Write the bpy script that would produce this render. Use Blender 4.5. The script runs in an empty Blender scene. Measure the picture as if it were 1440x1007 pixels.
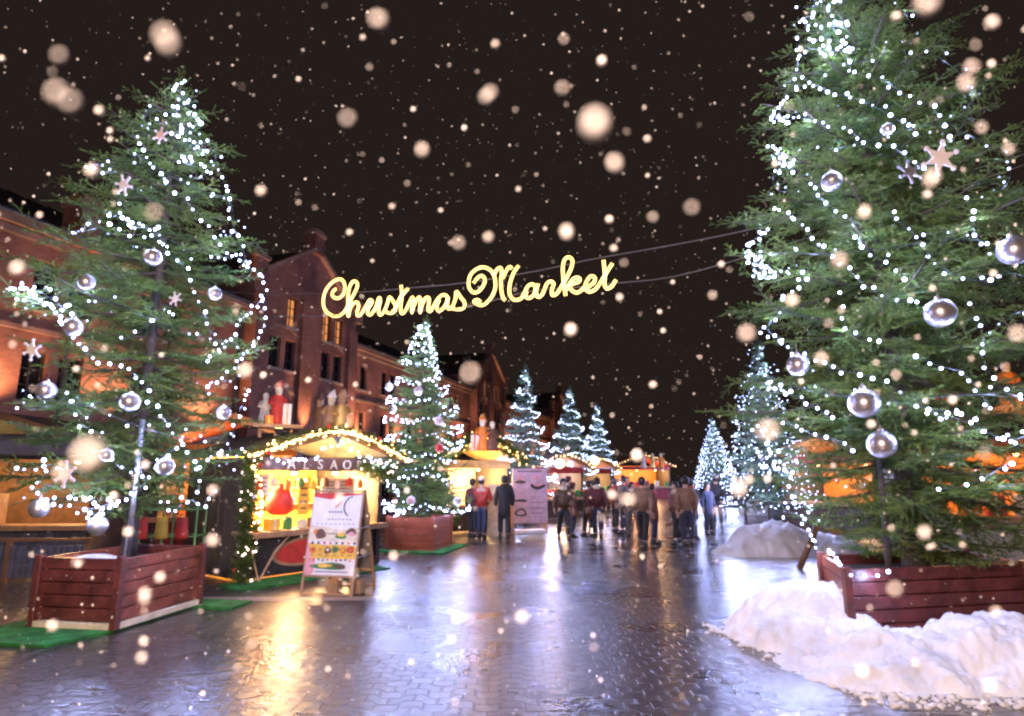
import bpy, bmesh, math, random
import numpy as np
from mathutils import Vector, Matrix, Euler
R = math.radians
rnd = random.Random(7)
nrng = np.random.default_rng(11)
SC = bpy.context.scene
COL = SC.collection

# ------------------------------------------------------------------ camera model
F, HC, TH = 867.0, 1.8, R(10.7)
CT, ST = math.cos(TH), math.sin(TH)
def ray(px, py):
    u = (px - 720) / F; v = -(py - 503.5) / F
    return Vector((u, CT - ST * v, ST + CT * v))
def G(px, py, z=0.0):
    r = ray(px, py); t = (z - HC) / r.z
    return Vector((r.x * t, r.y * t, z))
def P(px, py, Y):
    r = ray(px, py); t = Y / r.y
    return Vector((r.x * t, Y, HC + r.z * t))

# ------------------------------------------------------------------ object helpers
def tag(o, label=None, cat=None, group=None, kind=None):
    if label: o['label'] = label
    if cat: o['category'] = cat
    if group: o['group'] = group
    if kind: o['kind'] = kind
    return o
def empty(name, loc=(0, 0, 0), rz=0.0):
    o = bpy.data.objects.new(name, None); COL.objects.link(o)
    o.empty_display_size = .1
    o.location = loc; o.rotation_euler = (0, 0, rz)
    return o
def thing(name, label, cat, loc=(0, 0, 0), rz=0.0, group=None):
    return tag(empty(name, loc, rz), label, cat, group)
def link(name, me, parent=None, loc=None):
    o = bpy.data.objects.new(name, me); COL.objects.link(o)
    if parent is not None: o.parent = parent
    if loc is not None: o.location = loc
    return o
def copy_tree(o, parent=None):
    c = o.copy(); COL.objects.link(c)
    if parent is not None: c.parent = parent
    for ch in [x for x in COL.objects if x.parent == o]:
        copy_tree(ch, c)
    return c

class MB:
    def __init__(s): s.v = []; s.f = []; s.m = []; s.cur = 0
    def add(s, vs, fs):
        b = len(s.v)
        s.v.extend([tuple(x) for x in vs])
        for f in fs: s.f.append(tuple(b + i for i in f)); s.m.append(s.cur)
        return s
    def box(s, c, d, rot=None, M=None):
        x, y, z = d[0] / 2, d[1] / 2, d[2] / 2
        vs = [Vector(p) for p in ((-x,-y,-z),(x,-y,-z),(x,y,-z),(-x,y,-z),(-x,-y,z),(x,-y,z),(x,y,z),(-x,y,z))]
        if rot is not None:
            E = Euler(rot).to_matrix(); vs = [E @ p for p in vs]
        vs = [p + Vector(c) for p in vs]
        if M is not None: vs = [M @ p for p in vs]
        return s.add(vs, [(0,3,2,1),(4,5,6,7),(0,1,5,4),(1,2,6,5),(2,3,7,6),(3,0,4,7)])
    def beam(s, a, b, w, h):
        a = Vector(a); b = Vector(b); d = (b - a); L = d.length; d.normalize()
        up = Vector((0, 0, 1)) if abs(d.z) < .95 else Vector((0, 1, 0))
        sx = d.cross(up).normalized(); sz = sx.cross(d)
        M = Matrix((sx, d, sz)).transposed().to_4x4(); M.translation = (a + b) / 2
        return s.box((0, 0, 0), (w, L, h), M=M)
    def tube(s, pts, r, n=6, caps=True):
        pts = [Vector(p) for p in pts]; k = len(pts)
        rs = r if hasattr(r, '__len__') else [r] * k
        rings = []; prev = None
        for i, p in enumerate(pts):
            t = (pts[min(i + 1, k - 1)] - pts[max(i - 1, 0)])
            if t.length < 1e-9: t = Vector((0, 0, 1))
            t.normalize()
            if prev is None:
                a = Vector((0, 0, 1)) if abs(t.z) < .9 else Vector((1, 0, 0))
                prev = t.cross(a).normalized()
            else:
                prev = (prev - t * prev.dot(t))
                prev = prev.normalized() if prev.length > 1e-6 else t.orthogonal().normalized()
            bt = t.cross(prev)
            rings.append([p + (prev * math.cos(2 * math.pi * j / n) + bt * math.sin(2 * math.pi * j / n)) * rs[i] for j in range(n)])
        vs = [q for rg in rings for q in rg]; fs = []
        for i in range(k - 1):
            for j in range(n):
                a = i * n + j; b = i * n + (j + 1) % n
                fs.append((a, b, b + n, a + n))
        if caps: fs.append(tuple(range(n - 1, -1, -1))); fs.append(tuple((k - 1) * n + j for j in range(n)))
        return s.add(vs, fs)
    def rings(s, rs, n=12, caps=True):
        """rs: list of (cx, cy, z, rx, ry)"""
        vs = []; fs = []
        for (cx, cy, z, rx, ry) in rs:
            for j in range(n):
                a = 2 * math.pi * j / n
                vs.append((cx + rx * math.cos(a), cy + ry * math.sin(a), z))
        k = len(rs)
        for i in range(k - 1):
            for j in range(n):
                a = i * n + j; b = i * n + (j + 1) % n
                fs.append((a, b, b + n, a + n))
        if caps: fs.append(tuple(range(n - 1, -1, -1))); fs.append(tuple((k - 1) * n + j for j in range(n)))
        return s.add(vs, fs)
    def sphere(s, c, r, n=10, m=6, sq=(1, 1, 1)):
        rs = []
        for i in range(1, m):
            a = -math.pi / 2 + math.pi * i / m
            rs.append((c[0], c[1], c[2] + r * sq[2] * math.sin(a), r * sq[0] * math.cos(a), r * sq[1] * math.cos(a)))
        rs = [(c[0], c[1], c[2] - r * sq[2], r * .05, r * .05)] + rs + [(c[0], c[1], c[2] + r * sq[2], r * .05, r * .05)]
        return s.rings(rs, n)
    def octa(s, c, r):
        x, y, z = c
        return s.add([(x+r,y,z),(x-r,y,z),(x,y+r,z),(x,y-r,z),(x,y,z+r),(x,y,z-r)],
                     [(0,2,4),(2,1,4),(1,3,4),(3,0,4),(2,0,5),(1,2,5),(3,1,5),(0,3,5)])
    def prism(s, poly, th, M=None):
        """poly in xz plane at y=0, thickness along +y"""
        n = len(poly)
        vs = [Vector((p[0], 0, p[1])) for p in poly] + [Vector((p[0], th, p[1])) for p in poly]
        if M is not None: vs = [M @ q for q in vs]
        fs = [tuple(range(n)), tuple(range(2 * n - 1, n - 1, -1))]
        for i in range(n):
            j = (i + 1) % n
            fs.append((i, i + n, j + n, j))
        return s.add(vs, fs)
    def mesh(s, name, mats, smooth=False):
        me = bpy.data.meshes.new(name); me.from_pydata(s.v, [], s.f)
        for m in (mats if isinstance(mats, (list, tuple)) else [mats]): me.materials.append(m)
        if any(s.m): me.polygons.foreach_set('material_index', s.m)
        if smooth: me.polygons.foreach_set('use_smooth', [True] * len(me.polygons))
        me.update()
        bm = bmesh.new(); bm.from_mesh(me); bmesh.ops.recalc_face_normals(bm, faces=bm.faces); bm.to_mesh(me); bm.free()
        return me
    def build(s, name, mats, parent=None, smooth=False, loc=None):
        return link(name, s.mesh(name, mats, smooth), parent, loc)

def bevel(o, w=.01, seg=2):
    m = o.modifiers.new('Bevel', 'BEVEL'); m.width = w; m.segments = seg; m.limit_method = 'ANGLE'
    return o

def np_mesh(name, V, T, mats, mi=None):
    """fast triangle mesh"""
    me = bpy.data.meshes.new(name)
    nv, nt = len(V), len(T)
    me.vertices.add(nv); me.vertices.foreach_set('co', V.astype(np.float32).ravel())
    me.loops.add(nt * 3); me.loops.foreach_set('vertex_index', T.astype(np.int32).ravel())
    me.polygons.add(nt); me.polygons.foreach_set('loop_start', np.arange(0, nt * 3, 3, dtype=np.int32))
    for m in mats: me.materials.append(m)
    if mi is not None: me.polygons.foreach_set('material_index', mi.astype(np.int32))
    me.update(calc_edges=True); me.validate()
    return me

def smooth_path(pts, step):
    """Catmull-Rom through pts, resampled at even arc length."""
    p = [Vector(q) for q in pts]
    if len(p) < 2: return p
    q = [p[0] * 2 - p[1]] + p + [p[-1] * 2 - p[-2]]
    out = []
    for i in range(1, len(q) - 2):
        for k in range(8):
            t = k / 8
            a, b, c, d = q[i-1], q[i], q[i+1], q[i+2]
            out.append(.5 * ((2*b) + (c-a)*t + (2*a-5*b+4*c-d)*t*t + (3*b-a-3*c+d)*t**3))
    out.append(p[-1])
    res = [out[0]]; acc = 0
    for i in range(1, len(out)):
        a = out[i-1]; b = out[i]; L = (b - a).length
        while L > 1e-9 and acc + L >= step:
            f = (step - acc) / L
            a = a.lerp(b, f); res.append(a.copy()); L = (b - a).length; acc = 0
        acc += L
    if (res[-1] - out[-1]).length > step * .3: res.append(out[-1])
    return res

# ------------------------------------------------------------------ materials
def newmat(name):
    m = bpy.data.materials.new(name); m.use_nodes = True
    return m, m.node_tree.nodes, m.node_tree.links, m.node_tree.nodes['Principled BSDF']
def mat(name, base, rough=.6, metal=0.0, var=.25, scale=6.0, bump=.0, bscale=40.0, emit=None, es=0.0, coat=0.0, trans=0.0, sss=0.0):
    m, N, L, b = newmat(name)
    b.inputs['Roughness'].default_value = rough
    b.inputs['Metallic'].default_value = metal
    tc = N.new('ShaderNodeTexCoord')
    if var > 0:
        nz = N.new('ShaderNodeTexNoise'); nz.inputs['Scale'].default_value = scale; nz.inputs['Detail'].default_value = 5
        L.new(tc.outputs['Object'], nz.inputs['Vector'])
        mx = N.new('ShaderNodeMix'); mx.data_type = 'RGBA'
        mx.inputs['A'].default_value = tuple(c * (1 - var) for c in base[:3]) + (1,)
        mx.inputs['B'].default_value = tuple(min(1, c * (1 + var * .8)) for c in base[:3]) + (1,)
        rp = N.new('ShaderNodeMapRange'); rp.inputs['From Min'].default_value = .3; rp.inputs['From Max'].default_value = .7
        L.new(nz.outputs['Fac'], rp.inputs['Value']); L.new(rp.outputs['Result'], mx.inputs['Factor'])
        L.new(mx.outputs['Result'], b.inputs['Base Color'])
        rr = N.new('ShaderNodeMapRange'); rr.inputs['To Min'].default_value = max(.02, rough - .12); rr.inputs['To Max'].default_value = min(1, rough + .12)
        L.new(nz.outputs['Fac'], rr.inputs['Value']); L.new(rr.outputs['Result'], b.inputs['Roughness'])
    else:
        b.inputs['Base Color'].default_value = tuple(base[:3]) + (1,)
    if bump > 0:
        n2 = N.new('ShaderNodeTexNoise'); n2.inputs['Scale'].default_value = bscale; n2.inputs['Detail'].default_value = 6
        L.new(tc.outputs['Object'], n2.inputs['Vector'])
        bp = N.new('ShaderNodeBump'); bp.inputs['Strength'].default_value = bump; bp.inputs['Distance'].default_value = .02
        L.new(n2.outputs['Fac'], bp.inputs['Height']); L.new(bp.outputs['Normal'], b.inputs['Normal'])
    if emit:
        b.inputs['Emission Color'].default_value = tuple(emit[:3]) + (1,); b.inputs['Emission Strength'].default_value = es
    if coat: b.inputs['Coat Weight'].default_value = coat; b.inputs['Coat Roughness'].default_value = .15
    if trans: b.inputs['Transmission Weight'].default_value = trans
    if sss:
        b.inputs['Subsurface Weight'].default_value = sss; b.inputs['Subsurface Radius'].default_value = (.06, .05, .05)
    return m
def glow(name, col, s):
    m, N, L, b = newmat(name)
    b.inputs['Base Color'].default_value = (.8, .8, .8, 1)
    b.inputs['Emission Color'].default_value = tuple(col) + (1,); b.inputs['Emission Strength'].default_value = s
    return m
def foliage_mat(name, c1, c2, scale=2.0):
    m, N, L, b = newmat(name)
    tc = N.new('ShaderNodeTexCoord')
    nz = N.new('ShaderNodeTexNoise'); nz.inputs['Scale'].default_value = scale; nz.inputs['Detail'].default_value = 4
    L.new(tc.outputs['Object'], nz.inputs['Vector'])
    n2 = N.new('ShaderNodeTexNoise'); n2.inputs['Scale'].default_value = 24; L.new(tc.outputs['Object'], n2.inputs['Vector'])
    ad = N.new('ShaderNodeMath'); ad.operation = 'ADD'; L.new(nz.outputs['Fac'], ad.inputs[0]); L.new(n2.outputs['Fac'], ad.inputs[1])
    mr = N.new('ShaderNodeMapRange'); mr.inputs['From Min'].default_value = .75; mr.inputs['From Max'].default_value = 1.25
    L.new(ad.outputs[0], mr.inputs['Value'])
    mx = N.new('ShaderNodeMix'); mx.data_type = 'RGBA'; mx.inputs['A'].default_value = c1 + (1,); mx.inputs['B'].default_value = c2 + (1,)
    L.new(mr.outputs['Result'], mx.inputs['Factor']); L.new(mx.outputs['Result'], b.inputs['Base Color'])
    b.inputs['Roughness'].default_value = .42
    tr = N.new('ShaderNodeBsdfTranslucent'); L.new(mx.outputs['Result'], tr.inputs['Color'])
    ms = N.new('ShaderNodeMixShader'); ms.inputs['Fac'].default_value = .3
    L.new(b.outputs['BSDF'], ms.inputs[1]); L.new(tr.outputs['BSDF'], ms.inputs[2])
    L.new(ms.outputs['Shader'], N['Material Output'].inputs['Surface'])
    return m

def brick_mat(name, a, b_, mortar, scale=1.0, axis='xz', rough=.75):
    m, N, L, b = newmat(name)
    tc = N.new('ShaderNodeTexCoord'); sp = N.new('ShaderNodeSeparateXYZ'); L.new(tc.outputs['Object'], sp.inputs[0])
    ad = N.new('ShaderNodeMath'); ad.operation = 'ADD'; L.new(sp.outputs['X'], ad.inputs[0]); L.new(sp.outputs['Y'], ad.inputs[1])
    cb = N.new('ShaderNodeCombineXYZ'); L.new(ad.outputs[0], cb.inputs['X']); L.new(sp.outputs['Z'], cb.inputs['Y'])
    br = N.new('ShaderNodeTexBrick'); br.inputs['Scale'].default_value = scale
    br.inputs['Brick Width'].default_value = .24; br.inputs['Row Height'].default_value = .08; br.inputs['Mortar Size'].default_value = .008
    br.inputs['Color1'].default_value = a + (1,); br.inputs['Color2'].default_value = b_ + (1,); br.inputs['Mortar'].default_value = mortar + (1,)
    L.new(cb.outputs[0], br.inputs['Vector'])
    nz = N.new('ShaderNodeTexNoise'); nz.inputs['Scale'].default_value = .7; nz.inputs['Detail'].default_value = 8; L.new(tc.outputs['Object'], nz.inputs['Vector'])
    mr = N.new('ShaderNodeMapRange'); mr.inputs['From Min'].default_value = .3; mr.inputs['From Max'].default_value = .7
    mr.inputs['To Min'].default_value = .55; mr.inputs['To Max'].default_value = 1.25
    L.new(nz.outputs['Fac'], mr.inputs['Value'])
    mx = N.new('ShaderNodeMix'); mx.data_type = 'RGBA'; mx.blend_type = 'MULTIPLY'; mx.inputs['Factor'].default_value = 1
    L.new(br.outputs['Color'], mx.inputs['A']); L.new(mr.outputs['Result'], mx.inputs['B'])
    L.new(mx.outputs['Result'], b.inputs['Base Color']); b.inputs['Roughness'].default_value = rough
    bp = N.new('ShaderNodeBump'); bp.inputs['Strength'].default_value = .5; bp.inputs['Distance'].default_value = .01; bp.invert = True
    L.new(br.outputs['Fac'], bp.inputs['Height']); L.new(bp.outputs['Normal'], b.inputs['Normal'])
    return m

def ground_mat():
    """wet interlocking pavers: zig-zag rows, puddled gloss"""
    m, N, L, b = newmat('wet_pavers')
    tc = N.new('ShaderNodeTexCoord'); sp = N.new('ShaderNodeSeparateXYZ'); L.new(tc.outputs['Object'], sp.inputs[0])
    def math_(op, a, c=None):
        n = N.new('ShaderNodeMath'); n.operation = op
        for i, q in enumerate((a, c)):
            if q is None: continue
            if isinstance(q, (int, float)): n.inputs[i].default_value = q
            else: L.new(q, n.inputs[i])
        return n.outputs[0]
    # trapezoid wave along x: period .23
    w = math_('PINGPONG', math_('MULTIPLY', sp.outputs['X'], 1 / .115), 1.0)
    w = N.new('ShaderNodeMapRange'); 
    L.new(math_('PINGPONG', math_('MULTIPLY', sp.outputs['X'], 1 / .20), 1.0), w.inputs['Value'])
    w.inputs['From Min'].default_value = .32; w.inputs['From Max'].default_value = .68; w.inputs['To Min'].default_value = -.042; w.inputs['To Max'].default_value = .042
    yy = math_('ADD', sp.outputs['Y'], w.outputs['Result'])
    cb = N.new('ShaderNodeCombineXYZ'); L.new(sp.outputs['X'], cb.inputs['X']); L.new(yy, cb.inputs['Y'])
    br = N.new('ShaderNodeTexBrick'); br.offset = .5
    br.inputs['Scale'].default_value = 1; br.inputs['Brick Width'].default_value = .20; br.inputs['Row Height'].default_value = .145
    br.inputs['Mortar Size'].default_value = .013; br.inputs['Mortar Smooth'].default_value = .5; br.inputs['Bias'].default_value = 0
    br.inputs['Color1'].default_value = (.058, .045, .040, 1); br.inputs['Color2'].default_value = (.095, .073, .064, 1); br.inputs['Mortar'].default_value = (.022, .018, .017, 1)
    L.new(cb.outputs[0], br.inputs['Vector'])
    n1 = N.new('ShaderNodeTexNoise'); n1.inputs['Scale'].default_value = .55; n1.inputs['Detail'].default_value = 6; n1.inputs['Roughness'].default_value = .6
    L.new(tc.outputs['Object'], n1.inputs['Vector'])
    n2 = N.new('ShaderNodeTexNoise'); n2.inputs['Scale'].default_value = 9; n2.inputs['Detail'].default_value = 5; L.new(tc.outputs['Object'], n2.inputs['Vector'])
    n3 = N.new('ShaderNodeTexNoise'); n3.inputs['Scale'].default_value = 70; n3.inputs['Detail'].default_value = 4; L.new(tc.outputs['Object'], n3.inputs['Vector'])
    dv = N.new('ShaderNodeMapRange'); dv.inputs['From Min'].default_value = .3; dv.inputs['From Max'].default_value = .7; dv.inputs['To Min'].default_value = .6; dv.inputs['To Max'].default_value = 1.35
    L.new(n2.outputs['Fac'], dv.inputs['Value'])
    mx = N.new('ShaderNodeMix'); mx.data_type = 'RGBA'; mx.blend_type = 'MULTIPLY'; mx.inputs['Factor'].default_value = 1
    L.new(br.outputs['Color'], mx.inputs['A']); L.new(dv.outputs['Result'], mx.inputs['B']); L.new(mx.outputs['Result'], b.inputs['Base Color'])
    # wetness: smooth where the large noise is high
    wet = N.new('ShaderNodeMapRange'); wet.inputs['From Min'].default_value = .40; wet.inputs['From Max'].default_value = .62
    L.new(n1.outputs['Fac'], wet.inputs['Value'])
    ro = N.new('ShaderNodeMapRange'); ro.inputs['To Min'].default_value = GR_DRY; ro.inputs['To Max'].default_value = GR_WET
    L.new(wet.outputs['Result'], ro.inputs['Value']); L.new(ro.outputs['Result'], b.inputs['Roughness'])
    b.inputs['IOR'].default_value = 1.45; b.inputs['Specular IOR Level'].default_value = .75
    b.inputs['Coat Weight'].default_value = 1.0; b.inputs['Coat Roughness'].default_value = .10; b.inputs['Coat IOR'].default_value = 1.4
    hh = math_('ADD', math_('MULTIPLY', br.outputs['Fac'], -3.4), math_('MULTIPLY', n2.outputs['Fac'], 2.6))
    mpx = N.new('ShaderNodeMapping'); mpx.inputs['Scale'].default_value = (1.6, 9.0, 1); L.new(tc.outputs['Object'], mpx.inputs['Vector'])
    n4 = N.new('ShaderNodeTexNoise'); n4.inputs['Scale'].default_value = 2.2; n4.inputs['Detail'].default_value = 5; L.new(mpx.outputs['Vector'], n4.inputs['Vector'])
    hh = math_('ADD', hh, math_('MULTIPLY', n3.outputs['Fac'], .12))
    hh = math_('ADD', hh, math_('MULTIPLY', n4.outputs['Fac'], 2.6))
    st = N.new('ShaderNodeMapRange'); st.inputs['To Min'].default_value = .8; st.inputs['To Max'].default_value = .4
    L.new(wet.outputs['Result'], st.inputs['Value'])
    bp = N.new('ShaderNodeBump'); bp.inputs['Distance'].default_value = .006
    L.new(st.outputs['Result'], bp.inputs['Strength']); L.new(hh, bp.inputs['Height']); L.new(bp.outputs['Normal'], b.inputs['Normal'])
    # the film of water on top ripples a little as well
    bc = N.new('ShaderNodeBump'); bc.inputs['Distance'].default_value = .008; bc.inputs['Strength'].default_value = .7
    L.new(hh, bc.inputs['Height']); L.new(bc.outputs['Normal'], b.inputs['Coat Normal'])
    return m
GR_DRY, GR_WET = .40, .20

M = {}
M['brick'] = brick_mat('brick', (.40, .155, .098), (.29, .10, .066), (.24, .18, .15))
M['brick_light'] = brick_mat('brick_light', (.46, .28, .19), (.38, .21, .14), (.2, .15, .12))
M['stone'] = mat('stone', (.42, .34, .26), .7, bump=.2)
M['slate'] = mat('slate', (.028, .03, .036), .5, bump=.3, bscale=20)
M['dark_frame'] = mat('dark_frame', (.03, .028, .028), .5)
M['dark_glass'] = mat('dark_glass', (.012, .013, .016), .08, var=.3)
M['lit_glass'] = mat('lit_glass', (.3, .15, .06), .4, emit=(1, .36, .10), es=.6)
M['lead'] = mat('lead', (.05, .05, .055), .45, .3)
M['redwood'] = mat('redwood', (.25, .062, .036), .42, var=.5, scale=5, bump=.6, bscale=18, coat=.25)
M['redwood_shaded'] = mat('redwood_shaded', (.125, .030, .024), .5, var=.5, scale=5, bump=.6, bscale=25, coat=.2)  # redwood with shade put into the colour, for unlit faces and posts
M['orangewood'] = mat('orangewood', (.26, .06, .025), .45, scale=4, bump=.25, bscale=25)
M['soil'] = mat('soil', (.04, .03, .025), .9, bump=.6)
M['bark'] = mat('bark', (.060, .046, .036), .85, scale=12, bump=.8, bscale=30)
M['twig'] = mat('twig', (.07, .05, .035), .8)
M['needle'] = foliage_mat('needle', (.020, .068, .010), (.19, .26, .050))
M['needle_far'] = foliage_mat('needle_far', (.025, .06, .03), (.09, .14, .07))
M['wire'] = mat('wire', (.012, .02, .015), .5, var=0)
M['cable'] = mat('cable', (.25, .22, .2), .5, var=0)
M['led'] = glow('led', (.46, .57, 1.0), 27); M['led_mid'] = glow('led_mid', (.44, .55, 1.0), 15); M['led_dim'] = glow('led_dim', (.42, .52, 1.0), 4)
M['led_far'] = glow('led_far', (.46, .58, 1.0), 12)
M['warm'] = glow('warm', (1.0, .52, .17), 12)
M['warm_far'] = glow('warm_far', (1.0, .58, .24), 9)
M['pinkled'] = glow('pinkled', (1.0, .68, .60), 8)
M['neon'] = glow('neon', (1.0, .62, .14), 4.2)
M['silver'] = mat('silver', (.62, .60, .66), .33, .8, var=.25, scale=7)
M['silver_cap'] = mat('silver_cap', (.7, .66, .6), .3, 1.0, var=0)
M['white_orn'] = mat('white_orn', (.85, .82, .86), .4, var=.1)
M['pink_orn'] = mat('pink_orn', (.85, .66, .68), .4, var=.1)
M['steel'] = mat('steel', (.62, .62, .66), .3, .9, var=.15)
M['tarp'] = mat('tarp', (.075, .062, .052), .7, bump=.4, bscale=8)
M['darkwood'] = mat('darkwood', (.055, .036, .026), .65, bump=.3)
M['brownwood'] = mat('brownwood', (.20, .10, .05), .6, bump=.3)
M['tanwood'] = mat('tanwood', (.42, .25, .13), .55, bump=.2)
M['roofmoss'] = mat('roofmoss', (.045, .05, .04), .8, bump=.5, bscale=15)
M['cream'] = mat('cream', (.75, .66, .48), .6)
M['yellow'] = mat('yellow', (.8, .48, .06), .6)
M['white'] = mat('white', (.8, .78, .76), .5, var=.06)
M['red'] = mat('red', (.62, .045, .03), .55)
M['deepred'] = mat('deepred', (.32, .03, .03), .6)
M['orange'] = mat('orange', (.7, .22, .03), .6)
M['brown'] = mat('brown', (.13, .06, .035), .6)
M['green'] = mat('green', (.05, .22, .05), .6)
M['pink'] = mat('pink', (.75, .35, .38), .6)
M['gold'] = mat('gold', (.75, .48, .16), .35, .6)
M['grey'] = mat('grey', (.22, .2, .2), .6)
M['bluegrey'] = mat('bluegrey', (.09, .10, .15), .5)
M['turf'] = mat('turf', (.025, .22, .035), .85, var=.6, scale=7, bump=1.0, bscale=110)
M['greenmetal'] = mat('greenmetal', (.22, .5, .16), .4, .2)
M['canvas'] = mat('canvas', (.13, .13, .17), .7)
M['skin'] = mat('skin', (.55, .34, .25), .55, var=.08)
M['hair'] = mat('hair', (.02, .014, .011), .5, var=.2)
M['shoe'] = mat('shoe', (.02, .018, .018), .5)
def snow_mat():
    m, N, L, b = newmat('snow')
    tc = N.new('ShaderNodeTexCoord')
    nz = N.new('ShaderNodeTexNoise'); nz.inputs['Scale'].default_value = 3.5; nz.inputs['Detail'].default_value = 8; L.new(tc.outputs['Object'], nz.inputs['Vector'])
    cr = N.new('ShaderNodeValToRGB'); L.new(nz.outputs['Fac'], cr.inputs['Fac'])
    cr.color_ramp.elements[0].position = .3; cr.color_ramp.elements[0].color = (.70, .70, .72, 1)
    cr.color_ramp.elements[1].position = .55; cr.color_ramp.elements[1].color = (.90, .92, .97, 1)
    L.new(cr.outputs['Color'], b.inputs['Base Color'])
    b.inputs['Roughness'].default_value = .55
    b.inputs['Subsurface Weight'].default_value = .25; b.inputs['Subsurface Radius'].default_value = (.05, .05, .06)
    n2 = N.new('ShaderNodeTexNoise'); n2.inputs['Scale'].default_value = 28; n2.inputs['Detail'].default_value = 8; L.new(tc.outputs['Object'], n2.inputs['Vector'])
    bp = N.new('ShaderNodeBump'); bp.inputs['Strength'].default_value = .4; bp.inputs['Distance'].default_value = .02
    L.new(n2.outputs['Fac'], bp.inputs['Height']); L.new(bp.outputs['Normal'], b.inputs['Normal'])
    return m
M['snow'] = snow_mat()
M['flake'] = mat('flake', (.93, .90, .90), .8, var=0)
LAMP, EXPO, SKYS, HAZE, HAN = 3000, 0.45, .70, 0, .6
# ------------------------------------------------------------------ conifers
def twig_template(L, k, rng):
    """triangles of a spruce twig of length L along +x lying in xy; k coarsens the needles."""
    tri = []
    sp, nl, nw = .0115 * k, .019 * k, .0068 * k
    def needles(a, d, ln):
        n = max(2, int(ln / sp))
        d = d / np.linalg.norm(d)
        side = np.cross([0, 0, 1.0], d); side /= np.linalg.norm(side)
        up = np.cross(d, side)
        for i in range(n):
            p = a + d * (ln * (i + .5) / n)
            for ang in (0, math.pi, math.pi / 2 + rng.uniform(-.6, .6)):
                ang += rng.uniform(-.35, .35)
                rad = side * math.cos(ang) + up * math.sin(ang)
                nd = d * rng.uniform(.55, .85) + rad * .72
                nd /= np.linalg.norm(nd)
                w = np.cross(nd, rad + d * .3); w /= (np.linalg.norm(w) + 1e-9)
                l = nl * rng.uniform(.75, 1.15)
                tri.append((p - w * nw * .5, p + w * nw * .5, p + nd * l))
        tri.append((a + d * ln - side * nw * .5, a + d * ln + side * nw * .5, a + d * (ln + nl)))
    X = np.array([1.0, 0, 0])
    needles(np.zeros(3), X, L)
    s = .058 * k ** .5; x = .03; sg = 1
    while x < L - .03 and L > .1:
        l = .36 * (L - x) + .045
        d = np.array([math.cos(.8), sg * math.sin(.8), rng.uniform(-.12, .1)])
        needles(X * x, d, l); sg = -sg; x += s * rng.uniform(.8, 1.2)
    return np.array(tri)

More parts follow.
